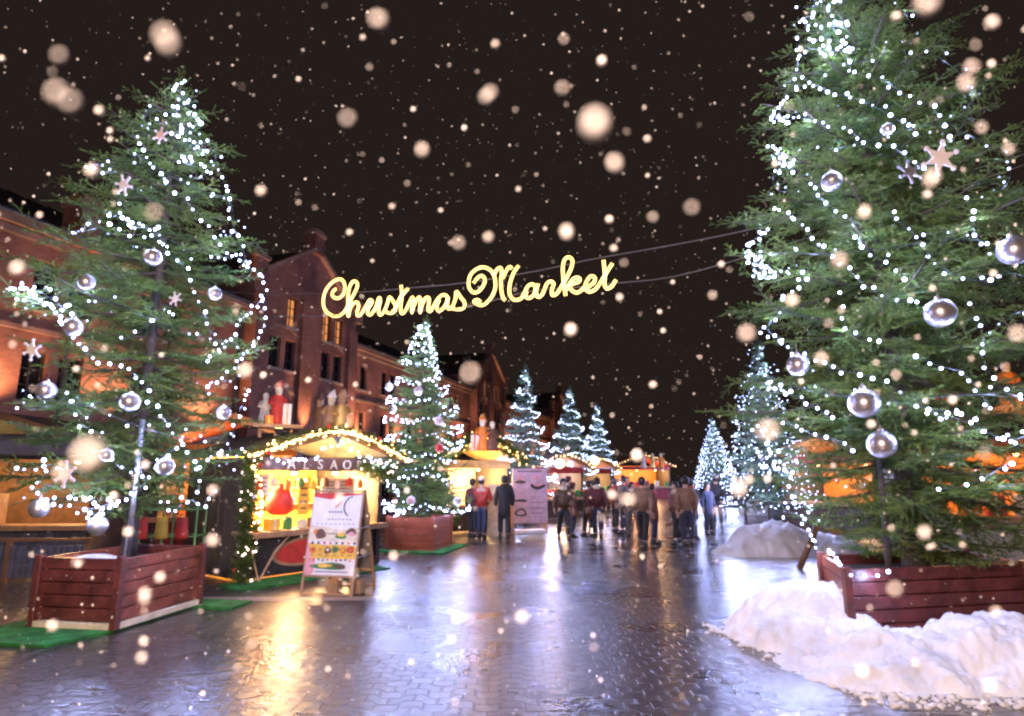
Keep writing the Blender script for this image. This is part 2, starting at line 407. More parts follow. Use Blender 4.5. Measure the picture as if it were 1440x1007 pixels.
class Tree: pass
def conifer(name, label, base, prof, nbr, k, group, seed, trunk_r=.11, z0=0.0, twig_sp=.075, droop=.16, needle='needle', label_cat='christmas tree', cut=None):
    """prof: list (z, r_left, r_right) from top to bottom, local z above the ground."""
    rng = np.random.default_rng(seed)
    root = thing(name, label, label_cat, base, 0, group)
    pz = np.array([p[0] for p in prof][::-1]); pl = np.array([p[1] for p in prof][::-1]); pr = np.array([p[2] for p in prof][::-1])
    top = pz[-1]; bot = pz[0]
    def rad(z, c):
        a = np.interp(z, pz, pl); b = np.interp(z, pz, pr)
        return a * (1 - c) / 2 + b * (1 + c) / 2
    t = Tree(); t.root, t.rad, t.top, t.bot, t.base = root, rad, top, bot, Vector(base)
    # trunk
    tr = MB(); n = 14
    pts = []; rs = []
    for i in range(n + 1):
        f = i / n; z = z0 + (top - .15 - z0) * f
        pts.append((rng.normal(0, .012), rng.normal(0, .012), z)); rs.append(max(.006, trunk_r * (1 - f) ** .8))
    tr.tube(pts, rs, 9)
    tr.build('trunk', M['bark'], root, True)
    lens = [.10, .17, .26, .36, .5]
    temps = [[twig_template(l, k, rng) for _ in range(3)] for l in lens]
    bins = [[[] for _ in range(3)] for _ in lens]     # (3x3 matrix, translation)
    wood = MB()
    # branch heights, denser where the crown is narrow near the top
    us = (np.arange(nbr) + rng.uniform(0, 1, nbr)) / nbr
    zs = bot + (top - bot) * (1 - (1 - us) ** 1.0) * .985
    az = 0
    for i, zt in enumerate(zs):
        az += 2.39996 + rng.normal(0, .25)
        c = math.cos(az); f = (zt - bot) / (top - bot)
        L = rad(zt, c) * rng.choice([rng.uniform(.46, .66), rng.uniform(.70, .84), rng.uniform(.92, 1.06)], p=[.24, .46, .30])
        if L < .08: L = .08
        e = (-.10 + .16 * f + (.85 if f > .9 else 0) * (f - .9) / .1) + rng.normal(0, .05)
        hd = np.array([math.cos(az), math.sin(az), 0])
        rise = math.tan(e) * L
        zst = zt - rise + droop * .35 * L
        m = 7
        ctr = []
        sw = rng.normal(0, .10)
        for j in range(m + 1):
            q = j / m
            hq = np.array([math.cos(az + sw * q), math.sin(az + sw * q), 0])
            z = zst + rise * q - droop * L * (q - .0) * (1.35 - q) + .10 * L * max(0, q - .6)
            ctr.append(hq * L * q + np.array([0, 0, z]))
        ctr = np.array(ctr)
        if zst < z0 + .02: continue
        r0 = (.008 + .010 * L) * (.7 + .3 * k)
        wood.tube([Vector(p) for p in ctr], [r0 * (1 - .82 * j / m) for j in range(m + 1)], 5)
        # twigs
        step = twig_sp * (k ** .45)
        nt = max(3, int(L / step))
        for j in range(nt + 1):
            q = .10 + .90 * (j + rng.uniform(-.3, .3)) / nt
            q = min(max(q, .06), 1.0)
            x = q * m; a = min(int(x), m - 1); fr = x - a
            p = ctr[a] * (1 - fr) + ctr[a + 1] * fr
            d = ctr[a + 1] - ctr[a]; d /= np.linalg.norm(d) + 1e-9
            sides = (1, -1) if j < nt else (0,)
            for sg in sides:
                if rng.uniform() < .06: continue
                tl = min(.52, (.42 * L * (1 - q) ** .8 + .13)) * rng.uniform(.65, 1.15)
                if sg == 0: tl = .16 + .05 * L
                if f > .9: tl *= .75
                ang = sg * rng.uniform(.75, 1.15)
                side = np.cross([0, 0, 1.0], d); side /= np.linalg.norm(side) + 1e-9
                td = d * math.cos(ang) + side * math.sin(ang) + np.array([0, 0, rng.normal(-.10, .16)])
                if rng.uniform() < .14: td = td * .6 + np.array([0, 0, rng.choice([-.6, .5])])
                td /= np.linalg.norm(td)
                bi = int(np.argmin([abs(l - tl) for l in lens])); sc = tl / lens[bi]
                upv = np.array([0, 0, 1.0]) + rng.normal(0, .3, 3)
                ay = np.cross(upv, td); ay /= np.linalg.norm(ay) + 1e-9
                az_ = np.cross(td, ay)
                bins[bi][rng.integers(3)].append((np.stack([td, ay, az_], 1) * sc, p))
                if tl > .2:
                    pe = p + td * tl * .92; pv = Vector(p); 
                    wood.add([p - ay * .0035 * k, p + ay * .0035 * k, pe], [(0, 1, 2)])
    # leader
    for z in np.arange(top - .45, top, .05):
        for _ in range(3):
            a = rng.uniform(0, 6.28); td = np.array([math.cos(a) * .5, math.sin(a) * .5, .8]); td /= np.linalg.norm(td)
            ay = np.cross([0, 0, 1.0], td); ay /= np.linalg.norm(ay); az_ = np.cross(td, ay)
            bins[0][rng.integers(3)].append((np.stack([td, ay, az_], 1) * 1.1, np.array([0, 0, z])))
    wood.build('branches', M['twig'], root)
    Vs = []
    for bi in range(len(lens)):
        for ti in range(3):
            if not bins[bi][ti]: continue
            T = temps[bi][ti].reshape(-1, 3)
            Ms = np.array([b[0] for b in bins[bi][ti]]); Ps = np.array([b[1] for b in bins[bi][ti]])
            Vs.append((np.einsum('nij,vj->nvi', Ms, T) + Ps[:, None, :]).reshape(-1, 3))
    V = np.concatenate(Vs)
    me = np_mesh('crown', V, np.arange(len(V)).reshape(-1, 3), [M[needle]])
    link('crown', me, root)
    t.ntri = len(V) // 3
    return t

def profile_px(rows, axis_px_base, Y):
    """rows (y, xl, xr) in photo pixels -> [(z, rl, rr)] about a vertical trunk through axis at depth Y."""
    X0 = axis_px_base
    out = []
    for (y, xl, xr) in rows:
        r = ray(720, y); z = HC + r.z / r.y * Y
        k = Y / ray(0, y).y
        cx = 720 + X0 / k * F
        out.append((z, max(.05, (cx - xl) / F * k), max(.05, (xr - cx) / F * k)))
    return out

def on_tree(t, px, py, inset=.84):
    """point of the tree's outer surface met by the sight line through a photo pixel."""
    r = ray(px, py); b = t.base
    best = None
    Y0 = b.y - 4.0
    for i in range(240):
        Y = Y0 + i * (5.5 / 240)
        q = Vector((r.x / r.y * Y, Y, HC + r.z / r.y * Y))
        dx, dy = q.x - b.x, q.y - b.y; d = math.hypot(dx, dy)
        rr = float(t.rad(min(max(q.z - b.z, t.bot), t.top), dx / (d + 1e-6))) * inset
        if best is None or d - rr < best[0]: best = (d - rr, q)
        if d <= rr: return q
    return best[1]

# ------------------------------------------------------------------ string lights, ornaments
BULB = {}
def bulb_mesh(m, r):
    key = (m, r)
    if key not in BULB:
        b = MB(); b.sphere((0, 0, 0), r, 8, 5); BULB[key] = b.mesh('bulb', M[m], True)
    return BULB[key]
LAMPD = {}
NL = [0]
def lamps_on(path, spacing, watts, col=(.43, .50, 1.0)):
    # the light the small bulbs throw: one lamp for every few of them, sitting on the string
    key = round(watts, 2)
    if key not in LAMPD:
        L_ = bpy.data.lights.new('string_lamp', 'POINT'); L_.energy = watts; L_.color = col; L_.shadow_soft_size = .05; LAMPD[key] = L_
    acc = spacing * .5
    for i, p in enumerate(path):
        if i: acc += (path[i] - path[i - 1]).length
        if acc >= spacing:
            acc = 0; NL[0] += 1
            o = bpy.data.objects.new('string_lamp', LAMPD[key]); COL.objects.link(o)
            o.location = p + Vector((rnd.gauss(0, .03), rnd.gauss(0, .03), rnd.gauss(0, .03)))
def string_light(pts, label, group, m='led', r=.0155, step=.14, jit=.02, sag=0, wire_r=.004, smooth=True, name='string_light', cat='string light', lamp_w=8.5):
    path = smooth_path(pts, step) if smooth else [Vector(p) for p in pts]
    path = path[:100]
    root = thing(name, label, cat, path[0], 0, group)
    o = path[0]
    w = MB(); w.tube([p - o for p in path], wire_r, 4); w.build('wire', M['wire'], root)
    bms = [bulb_mesh(x, r) for x in (['led', 'led', 'led_mid', 'led_dim'] if m == 'led' else ['led_mid', 'led_dim', 'led_dim'] if m == 'faint' else [m])]
    for p in path:
        q = p - o + Vector((rnd.gauss(0, jit), rnd.gauss(0, jit), rnd.gauss(0, jit)))
        ob = link('bulb', bms[rnd.randrange(len(bms))], root, q)
        ob.scale = (rnd.uniform(.7, 1.3),) * 3
    if m in ('led', 'faint'): lamps_on(path, .62, lamp_w)
    return root
def string_mesh(pts, label, group, m='led_far', r=.03, step=.1, jit=.03, name='string_light', lamp_w=28):
    path = smooth_path(pts, step)
    o = path[0]
    root = thing(name, label, 'string light', o, 0, group)
    w = MB(); w.tube([p - o for p in path], .008, 3); w.build('wire', M['wire'], root)
    b = MB()
    for p in path:
        b.octa(tuple(p - o + Vector((rnd.gauss(0, jit), rnd.gauss(0, jit), rnd.gauss(0, jit)))), r * rnd.uniform(.7, 1.2))
    q = b.build('lamps', M[m], root); q['kind'] = 'stuff'
    lamps_on(path, 1.3, lamp_w)
    return root
def spiral(t, za, zb, turns, a0=0, sag=.12, scal=5, inset=.97, n=24, dirn=1):
    pts = []
    N = int(turns * n)
    for i in range(N + 1):
        f = i / N; z = za + (zb - za) * f; a = a0 + dirn * 2 * math.pi * turns * f
        rr = float(t.rad(z, math.cos(a))) * inset
        pts.append(t.base + Vector((rr * math.cos(a), rr * math.sin(a), z - sag * abs(math.sin(scal * a / 2)))))
    return pts
def bauble(p, r, label, group, m='silver'):
    root = thing('bauble', label, 'bauble', p, 0, group)
    b = MB(); b.sphere((0, 0, 0), r, 28, 16); b.build('ball', M[m], root, True)
    c = MB(); c.rings([(0, 0, r * .96, r * .2, r * .2), (0, 0, r * 1.14, r * .2, r * .2)], 12)
    c.tube([(0, 0, r * 1.12), (r * .1, 0, r * 1.3), (0, 0, r * 1.42), (-r * .1, 0, r * 1.3), (0, 0, r * 1.12)], r * .025, 5)
    c.tube([(0, 0, r * 1.4), (0, .02, r * 2.0)], r * .015, 4)
    c.build('cap', M['silver_cap'], root)
    return root
def star_ornament(p, r, label, group, m='white_orn', rz=0.0):
    o = MB()
    poly = []
    for i in range(12):
        a = math.pi * i / 6; q = r if i % 2 == 0 else r * .42
        poly.append((q * math.sin(a), q * math.cos(a)))
    o.prism(poly, r * .16)
    for i in range(6):
        a = math.pi * i / 3
        o.sphere((r * math.sin(a), r * .08, r * math.cos(a)), r * .16, 8, 5)
    ob = o.build('snowflake_ornament', M[m]); ob.location = p; ob.rotation_euler = (rnd.uniform(-.2, .2), rnd.uniform(-.3, .3), rz)
    tag(ob, label, 'ornament', group)
    return ob
# ================================================================== SETTING
SD = Vector((.287, .958, 0)).normalized()          # along the street
g = MB(); g.add([(-260, -30, 0), (260, -30, 0), (260, 400, 0), (-260, 400, 0)], [(0, 1, 2, 3)])
gr = g.build('ground', ground_mat()); tag(gr, kind='structure')
s = MB(); 
s.add([(-6.3, 9.35, .004), (-1.95, 9.45, .004), (-1.95, 9.72, .004), (-6.3, 9.72, .004)], [(0, 1, 2, 3)])
ks = s.build('lit_kerb_strip', mat('lit_kerb_stone', (.34, .27, .22), .35, scale=9, bump=.4, coat=.4)); tag(ks, kind='structure')  # paving strip; stall light on the wet ground is put into its colour

# ------------------------------------------------------------------ brick warehouse (local x along the street, y inwards)
wh = thing('brick_warehouse', 'long three storey red brick warehouse with gables behind the market stalls', 'building', (-16.3, 18.3, 0), math.atan2(SD.y, SD.x))
def wall_mesh(x0, x1, z0, z1, ops, y=0.0, dep=.28):
    mb = MB()
    xs = sorted({x0, x1, *[o[0] for o in ops], *[o[1] for o in ops]}); zs = sorted({z0, z1, *[o[2] for o in ops], *[o[3] for o in ops]})
    for i in range(len(xs) - 1):
        for j in range(len(zs) - 1):
            cx, cz = (xs[i] + xs[i+1]) / 2, (zs[j] + zs[j+1]) / 2
            if any(o[0] < cx < o[1] and o[2] < cz < o[3] for o in ops): continue
            mb.add([(xs[i], y, zs[j]), (xs[i+1], y, zs[j]), (xs[i+1], y, zs[j+1]), (xs[i], y, zs[j+1])], [(0, 1, 2, 3)])
    for (a, b, c, d) in ops:
        mb.add([(a, y, c), (a, y + dep, c), (a, y + dep, d), (a, y, d)], [(0, 1, 2, 3)])
        mb.add([(b, y, c), (b, y + dep, c), (b, y + dep, d), (b, y, d)], [(0, 1, 2, 3)])
        mb.add([(a, y, d), (b, y, d), (b, y + dep, d), (a, y + dep, d)], [(0, 1, 2, 3)])
        mb.add([(a, y, c), (b, y, c), (b, y + dep, c), (a, y + dep, c)], [(0, 1, 2, 3)])
    return mb
nwin = 0
def window(a, b, c, d, y, lit=False, arch=True):
    global nwin
    nwin += 1
    w = .07
    f = MB()
    yy = y + .2
    f.box(((a + b) / 2, yy, c + w / 2), (b - a, .08, w)); f.box(((a + b) / 2, yy, d - w / 2), (b - a, .08, w))
    f.box((a + w / 2, yy, (c + d) / 2), (w, .08, d - c - 2 * w)); f.box((b - w / 2, yy, (c + d) / 2), (w, .08, d - c - 2 * w))
    f.box(((a + b) / 2, yy + .004, (c + d) / 2), (.04, .06, d - c - 2 * w))
    for q in (.33, .66): f.box(((a + b) / 2, yy + .002, c + (d - c) * q), (b - a - 2 * w, .05, .035))
    fr = f.build('window', M['dark_frame'], wh)
    p = MB(); p.box(((a + b) / 2, yy + .06, (c + d) / 2), (b - a - .02, .02, d - c - .02)); p.build('pane', M['lit_glass' if lit else 'dark_glass'], fr)
    s = MB(); s.box(((a + b) / 2, y + .04, c - .06), (b - a + .2, .22, .12)); s.build('sill', M['stone'], fr)
    return fr
def arch_trim(cx, half, z, y):
    t = MB(); pts = []
    for i in range(9):
        a = -1 + 2 * i / 8
        pts.append((cx + a * half, z + .38 * (1 - a * a)))
    poly = [(x, zz) for x, zz in pts] + [(x, zz + .18) for x, zz in pts[::-1]]
    t.prism(poly, .10, Matrix.Translation((0, y - .05, 0)))
    return t
walls = {}
arches = MB()
def wing(x0, x1, first, pitch, detail=True):
    ops = []; x = first
    while x + 2.2 < x1 - .2:
        for zc in (4.95, 8.05):
            for k in (0, 1.25):
                ops.append((x + k, x + k + .85, zc - .8, zc + .85))
        ops.append((x - .1, x + 2.2, .1, 2.6))
        x += pitch
    wm = wall_mesh(x0, x1, 0, 10, ops); wm.build('wall', M['brick'], wh)
    for o in ops:
        if o[2] > 1 and nwin < 96 and detail: window(*o, 0)
    bk = MB(); bk.add([(x0, .3, 0), (x1, .3, 0), (x1, .3, 10), (x0, .3, 10)], [(0, 1, 2, 3)]); bk.build('inner_wall', M['dark_glass'], wh)
    c = MB(); c.box(((x0 + x1) / 2, -.10, 9.55), (x1 - x0, .2, .22)); c.box(((x0 + x1) / 2, -.17, 9.86), (x1 - x0, .34, .28)); c.box(((x0 + x1) / 2, -.04, 6.5), (x1 - x0, .08, .16)); c.box(((x0 + x1) / 2, -.04, 3.3), (x1 - x0, .08, .16))
    c.build('cornice', M['brick_light'], wh)
    r = MB(); r.add([(x0, -.45, 10.02), (x1, -.45, 10.02), (x1, 8, 14.2), (x0, 8, 14.2), (x0, -.45, 9.94), (x1, -.45, 9.94)], [(0, 1, 2, 3), (0, 1, 5, 4)])
    for i in range(int((x1 - x0) / .9)):
        xx = x0 + .45 + i * .9
        r.beam((xx, -.4, 10.08), (xx, 7.9, 14.2), .07, .06)
    r.build('roof', M['slate'], wh)
    gt = MB(); gt.tube([(x0, -.5, 9.98), (x1, -.5, 9.98)], .09, 8); gt.build('gutter', M['lead'], wh)
def assumed_uplight(x, y, e, size=64, z=3.35):  # unseen fixture, assumed from the orange wash of light on the brick
    k = MB(); k.rings([(x, y - .25, z, .10, .10), (x, y - .2, z + .25, .13, .13)], 12); k.box((x, y + .02, z + .05), (.05, .5, .05))
    k.build('assumed_uplight', M['dark_frame'], wh)
    L = bpy.data.lights.new('assumed_uplight_lamp', 'SPOT'); L.energy = e; L.color = (1, .50, .24); L.spot_size = R(size); L.spot_blend = .9; L.shadow_soft_size = .08
    o = bpy.data.objects.new('assumed_uplight_lamp', L); COL.objects.link(o); o.parent = wh; o.location = (x, y - .22, z + .32); o.rotation_euler = (R(180 - 3), 0, 0)
def gable(cx, full=True):
    a, b = cx - 4.7, cx + 4.7; y = -.5
    ops = []
    lit = []
    for (x, z, l) in ((-3.3, 7.95, 0), (-2.05, 7.95, 0), (1.2, 7.98, 0), (2.45, 7.98, 0), (-3.3, 4.8, 0), (-2.05, 4.8, 0), (1.2, 4.8, 0), (2.45, 4.8, 0), (-2.05, 10.3, 1), (1.2, 10.2, 1), (2.45, 10.2, 1)):
        ops.append((cx + x - .02, cx + x + .83, z - .8, z + .8)); lit.append(l)
    ops.append((cx - 1.0, cx + 1.0, .1, 2.9)); lit.append(0)
    wm = wall_mesh(a, b, 0, 11.6, ops, y)
    wm.add([(a, y, 11.6), (b, y, 11.6), (cx, y, 14.4)], [(0, 1, 2)])
    wm.add([(a, y, 0), (a, 0.1, 0), (a, 0.1, 11.6), (a, y, 11.6)], [(0, 1, 2, 3)]); wm.add([(b, y, 0), (b, 0.1, 0), (b, 0.1, 11.6), (b, y, 11.6)], [(0, 1, 2, 3)])
    wm.add([(a, 0.1, 9), (a, 9, 9), (a, 9, 11.6), (a, .1, 11.6)], [(0, 1, 2, 3)]); wm.add([(b, 0.1, 9), (b, 9, 9), (b, 9, 11.6), (b, .1, 11.6)], [(0, 1, 2, 3)])
    wm.build('gable_wall', M['brick'], wh)
    for o, l in zip(ops, lit):
        if o[2] > 1 and nwin < 98: window(*o, y, bool(l) and full)
    bk = MB(); bk.add([(a, -.19, 0), (b, -.19, 0), (b, -.19, 11.6), (a, -.19, 11.6)], [(0, 1, 2, 3)]); bk.build('inner_wall', M['dark_glass'], wh)
    pl = MB()
    for x, w in ((-.45, 1.1), (-4.45, .5), (4.2, .9)):
        pl.box((cx + x, y - .11, 5.3 if abs(x) > 1 else 5.6), (w, .22, 10.6 if abs(x) > 1 else 11.2))
    pl.build('pilaster', M['brick'], wh)
    for x in (-2.25, 2.25):
        for z in (8.95, 5.75):
            arch_trim(cx + x, 1.25, z, y).build('arch', M['brick_light'], wh)
    c = MB()
    for sgn in (-1, 1):
        c.beam((cx + sgn * 4.95, y - .05, 11.45), (cx, y - .05, 14.5), .45, .22)
    c.build('gable_coping', M['brick_light'], wh)
    r = MB()
    r.add([(a - .3, y + .2, 11.45), (cx, y + .2, 14.42), (cx, 9, 14.42), (a - .3, 9, 11.45)], [(0, 1, 2, 3)]); r.add([(b + .3, y + .2, 11.45), (cx, y + .2, 14.42), (cx, 9, 14.42), (b + .3, 9, 11.45)], [(0, 1, 2, 3)])
    r.build('roof', M['slate'], wh)
    for x, z in ((0, 14.3), (-4.6, 11.4), (4.6, 11.4)):
        k = MB(); k.box((cx + x, y + .1, z + .35), (.85, .75, 1.1)); ch = k.build('chimney', M['brick'], wh)
        k = MB(); k.box((cx + x, y + .1, z + .99), (1.02, .92, .18)); k.box((cx + x, y + .1, z + 1.17), (.8, .7, .18)); k.build('chimney_cap', M['brick_light'], ch)
    for x in (-.45, 4.2): assumed_uplight(cx + x, y - .45, UPL if full else UPL * .8)
UPL = 1000
wing(-16, 11.3, -15.0, 4.1); wing(20.7, 42.8, 21.1, 4.1); wing(52.2, 76.4, 53, 4.1, False); wing(85.8, 110, 87, 4.1, False)
for x in (.4, 4.5, 8.9, 22.0, 27.2, 31.3, 35.4, 39.5, 54, 60, 66, 72): assumed_uplight(x, -.5, 820, 125)  # added along the wings, assumed from the lit eaves, to brighten the brick
gable(16.0); gable(47.5); gable(81.0, False)
k = MB(); k.box((2.75, -.05, 10.45), (.8, .9, 1.5)); ch = k.build('chimney', M['brick'], wh)
k = MB(); k.box((2.75, -.05, 11.28), (.98, 1.05, .2)); k.box((2.75, -.05, 11.5), (.76, .84, .2)); k.build('chimney_cap', M['brick_light'], ch)
k = MB()
for x in (2.75, 7.0, 11.0, 20.9, 33):
    k = MB(); k.tube([(x, -.1, 9.9), (x, -.1, .2)], .07, 8); k.build('drain_pipe', M['lead'], wh)

# ------------------------------------------------------------------ planters and mats
def planter(name, label, loc, rz, wx, wy, h, wood='redwood', dark=None, pts=None):
    root = thing(name, label, 'planter', loc, rz, 'slatted wooden tree planters')
    if pts is None: pts = [(-wx/2, -wy/2), (wx/2, -wy/2), (wx/2, wy/2), (-wx/2, wy/2)]
    n = 5; ph = (h - .08) / n
    cx = sum(p[0] for p in pts) / 4; cy = sum(p[1] for p in pts) / 4
    for i in range(4):
        a = Vector(pts[i] + (0,)); b = Vector(pts[(i + 1) % 4] + (0,)); d = (b - a).normalized(); nrm = Vector((d.y, -d.x, 0))
        side = MB()
        for j in range(n):
            z = .08 + ph * (j + .5)
            side.beam(a + d * .045 + Vector((0, 0, z)) - nrm * .02, b - d * .045 + Vector((0, 0, z)) - nrm * .02, .04, ph - .014)
        side.beam(a + d * .06 - nrm * .055 + Vector((0, 0, h / 2)), b - d * .06 - nrm * .055 + Vector((0, 0, h / 2)), .02, h - .06)
        bevel(side.build('side_panel', M[dark if dark and i in (0, 2) else wood], root), .005, 1)  # front and back take the wood with shade in its colour
        p = MB(); p.box((a.x, a.y, h / 2 + .012), (.085, .085, h + .025)); bevel(p.build('corner_post', M[dark or wood], root), .008, 1)
    rail = MB()
    for i in range(4):
        a = Vector(pts[i] + (.035,)); b = Vector(pts[(i + 1) % 4] + (.035,)); rail.beam(a, b, .075, .065)
    rail.build('base_rail', M['cream' if wood == 'redwood' else wood], root)
    so = MB()
    so.add([(p[0] * .96 + cx * .04, p[1] * .96 + cy * .04, h - .13) for p in pts], [(0, 1, 2, 3)])
    so.build('soil', M['soil'], root)
    if wood == 'redwood' and dark and not rz == 0:
        sn = MB(); sn.rings([(-.12, -.35, h - .135, .36, .26), (-.13, -.36, h - .06, .30, .2), (-.1, -.4, h - .01, .16, .1)], 16); sn.build('snow_cap', M['snow'], root, True)
    return root
def mat_obj(label, pts, th=.035):
    m = MB(); n = len(pts)
    m.add([(p[0], p[1], .002) for p in pts] + [(p[0], p[1], th) for p in pts], [tuple(range(n, 2 * n))] + [(i, (i + 1) % n, n + (i + 1) % n, n + i) for i in range(n)])
    o = m.build('turf_mat', M['turf']); tag(o, label, 'mat', 'green turf mats under the planters')
    return o
T1C = (-5.02, 8.40)
planter('tree_planter', 'dark red slatted planter holding the tall tree at left on a green mat', (T1C[0], T1C[1], .036), R(-9.5), 1.10, 1.48, .79, 'redwood', 'redwood_shaded')
mt = mat_obj('green turf mat under the red planter of the left tree', [(-.95, -1.42), (.34, -1.42), (.53, -.75), (.545, .6), (1.15, .62), (1.15, 1.1), (-.95, 1.1)])
mt.location = (T1C[0], T1C[1], 0); mt.rotation_euler.z = R(-9.5)
pl2 = [(3.6, 6.95), (5.9, 7.42), (6.15, 8.65), (3.95, 8.22)]
cx = sum(p[0] for p in pl2) / 4; cy = sum(p[1] for p in pl2) / 4
planter('tree_planter', 'wide dark red planter half buried in snow under the huge right tree', (cx, cy, 0), 0, 0, 0, .8, 'redwood', 'redwood_shaded', [(p[0] - cx, p[1] - cy) for p in pl2])
RTC = (4.93, 7.85)
T2C = (-2.28, 15.85)
planter('tree_planter', 'orange lit wooden planter of the tree beside the lit stall', (T2C[0], T2C[1], .036), R(-14), 1.15, 1.3, .76, 'orangewood', 'orangewood')
mt = mat_obj('dark green turf mat under the orange planter', [(-.75, -.95), (.95, -.95), (.95, .9), (-.75, .9)])
mt.location = (T2C[0], T2C[1], 0); mt.rotation_euler.z = R(-14)

# ------------------------------------------------------------------ snow
from mathutils import noise as mnoise
def snow_pile(label, x0, x1, y0, y1, bumps, res, seed, amp=.06, edge=.04):
    nx = int((x1 - x0) / res); ny = int((y1 - y0) / res)
    V = np.zeros((ny + 1, nx + 1, 3)); 
    for j in range(ny + 1):
        for i in range(nx + 1):
            x = x0 + (x1 - x0) * i / nx; y = y0 + (y1 - y0) * j / ny
            h = -.05
            for (bx, by, rx, ry, hh) in bumps:
                d = ((x - bx) / rx) ** 2 + ((y - by) / ry) ** 2
                h = max(h, hh * (1 - d ** 1.6) if d < 1.3 else -.05) if hh > 0 else h
            hs = 0
            for (bx, by, rx, ry, hh) in bumps:
                d = ((x - bx) / rx) ** 2 + ((y - by) / ry) ** 2
                hs += hh * max(0, 1 - d) ** 1.5
            h = .68 * h + .36 * hs
            n = mnoise.fractal(Vector((x * 2.2 + seed, y * 2.2, 0)), 1.0, 2.0, 5) * amp * 1.6
            cell = mnoise.cell(Vector((x * 6 + mnoise.noise(Vector((x*5, y*5, 1))) * 1.2 + seed, y * 6 + mnoise.noise(Vector((x*5, y*5, 8))) * 1.2, 0)))
            n2 = ((abs(mnoise.noise(Vector((x * 7 + seed, y * 7, 3)))) - .2) * .9 + (cell - .5) * .08) * amp
            n3 = (mnoise.noise(Vector((x * 19 + seed, y * 19, 5))) * .3 + mnoise.noise(Vector((x * 41 + seed, y * 41, 5))) * .13) * amp
            h = h + (n + n2 + n3) * min(1, max(.15, h * 5 + .4)) - .03
            V[j, i] = (x, y, max(h, -.05))
    V = V.reshape(-1, 3); T = []
    for j in range(ny):
        for i in range(nx):
            a = j * (nx + 1) + i; b = a + 1; c = a + nx + 2; d = a + nx + 1
            if max(V[a, 2], V[b, 2], V[c, 2], V[d, 2]) < -.02: continue
            T.append((a, b, c)); T.append((a, c, d))
    me = np_mesh('snow_pile', V, np.array(T), [M['snow']])
    me.polygons.foreach_set('use_smooth', [True] * len(me.polygons))
    o = link('snow_pile', me); tag(o, label, 'snow pile', 'shovelled snow piles')
    return o
snow_pile('large white snow pile heaped against the right red planter', 1.9, 8.2, 4.3, 8.6,
          [(3.38, 7.5, .95, 1.1, .46), (3.7, 7.6, .75, .8, .36), (3.95, 6.25, 1.05, .8, .28), (4.75, 6.3, .9, .9, .42), (5.6, 6.1, 1.2, .9, .14), (3.35, 6.3, .85, .8, .2), (7.0, 6.3, 1.3, 1.0, .12)], .022, 3, .07)
snow_pile('pinkish snow pile behind the wooden stake near the right tree', 4.3, 9.2, 13.4, 17.5,
          [(6.0, 15.0, 1.15, .85, .62), (7.1, 15.2, 1.4, 1.0, .45), (5.3, 14.8, .7, .6, .25)], .05, 9, .07)
snow_pile('small far snow pile at the right edge of the wet walk', 10.2, 13.6, 28, 31.5, [(11.6, 29.6, 1.0, .9, .85), (12.6, 30.2, 1.0, 1.0, .5)], .09, 17, .1)
lump = MB()
for i in range(900):
    a = rnd.random()
    base = Vector((2.42, 7.9, 0)).lerp(Vector((3.0, 5.45, 0)), a) if rnd.random() < .55 else Vector((3.0, 5.4, 0)).lerp(Vector((5.2, 5.35, 0)), a)
    rr = rnd.choice([.006, .008, .012, .016, .026]) * rnd.uniform(.6, 1.3)
    k0 = len(lump.v); cx_, cy_ = base.x + rnd.gauss(.0, .10), base.y + rnd.gauss(0, .10)
    lump.sphere((cx_, cy_, rr * .2), rr, 7, 5, (1.3, 1.1, .7))
    lump.v[k0:] = [(p[0] + rnd.gauss(0, rr * .22), p[1] + rnd.gauss(0, rr * .22), p[2] + rnd.gauss(0, rr * .16)) for p in lump.v[k0:]]
lo = lump.build('snow_crumbs', M['snow'], None, True); tag(lo, 'loose crumbs of snow scattered along the foot of the large pile', 'snow', None, 'stuff')

st = MB(); st.tube([G(1124, 800) + Vector((0, 0, 0)), P(1150, 738, 12.6)], [.06, .055], 8); so = st.build('wooden_stake', M['brownwood'], None, True)
tag(so, 'slanting wooden stake standing in front of the pinkish snow pile', 'stake')
# ================================================================== TREES
TG = 'lit conifers along the walk'
rowsT1 = [(104,250,262),(150,205,300),(215,150,325),(251,108,345),(298,115,361),(358,85,365),(414,12,372),(450,20,375),(500,28,372),(560,24,365),(640,2,352),(690,0,348),(728,60,300)]
pT1 = profile_px(rowsT1, T1C[0], T1C[1])
T1 = conifer('christmas_tree', 'tall green conifer with white lights standing in the red planter at left', (T1C[0], T1C[1], 0), pT1, 112, 1.35, TG, 3, .10, .68, twig_sp=.08)
rowsR = [(-62,1138,1152),(0,1100,1212),(40,1085,1282),(95,1062,1340),(153,1050,1383),(199,1036,1411),(300,1030,1450),(369,1024,1480),(470,1016,1500),(550,1000,1520),(640,1030,1540),(700,1040,1550),(745,1088,1560),(786,1185,1420)]
pR = [(z_, a_ * .93, b_) for z_, a_, b_ in profile_px(rowsR, RTC[0], RTC[1])]
RT = conifer('christmas_tree', 'huge green conifer with white lights filling the right edge, in snow banked planter', (RTC[0], RTC[1], 0), pR, 215, 1.35, TG, 5, .17, .68, twig_sp=.08)
rows2 = [(449,590,594),(480,578,606),(506,565,616),(532,556,622),(550,548,638),(567,538,643),(589,540,651),(607,543,653),(655,536,650),(680,533,655),(712,538,662),(726,560,640)]
T2 = conifer('christmas_tree', 'mid size conifer wound with white lights in the orange planter beside the stall', (T2C[0], T2C[1], 0), profile_px(rows2, T2C[0], T2C[1]), 110, 1.9, TG, 8, .07, .66)
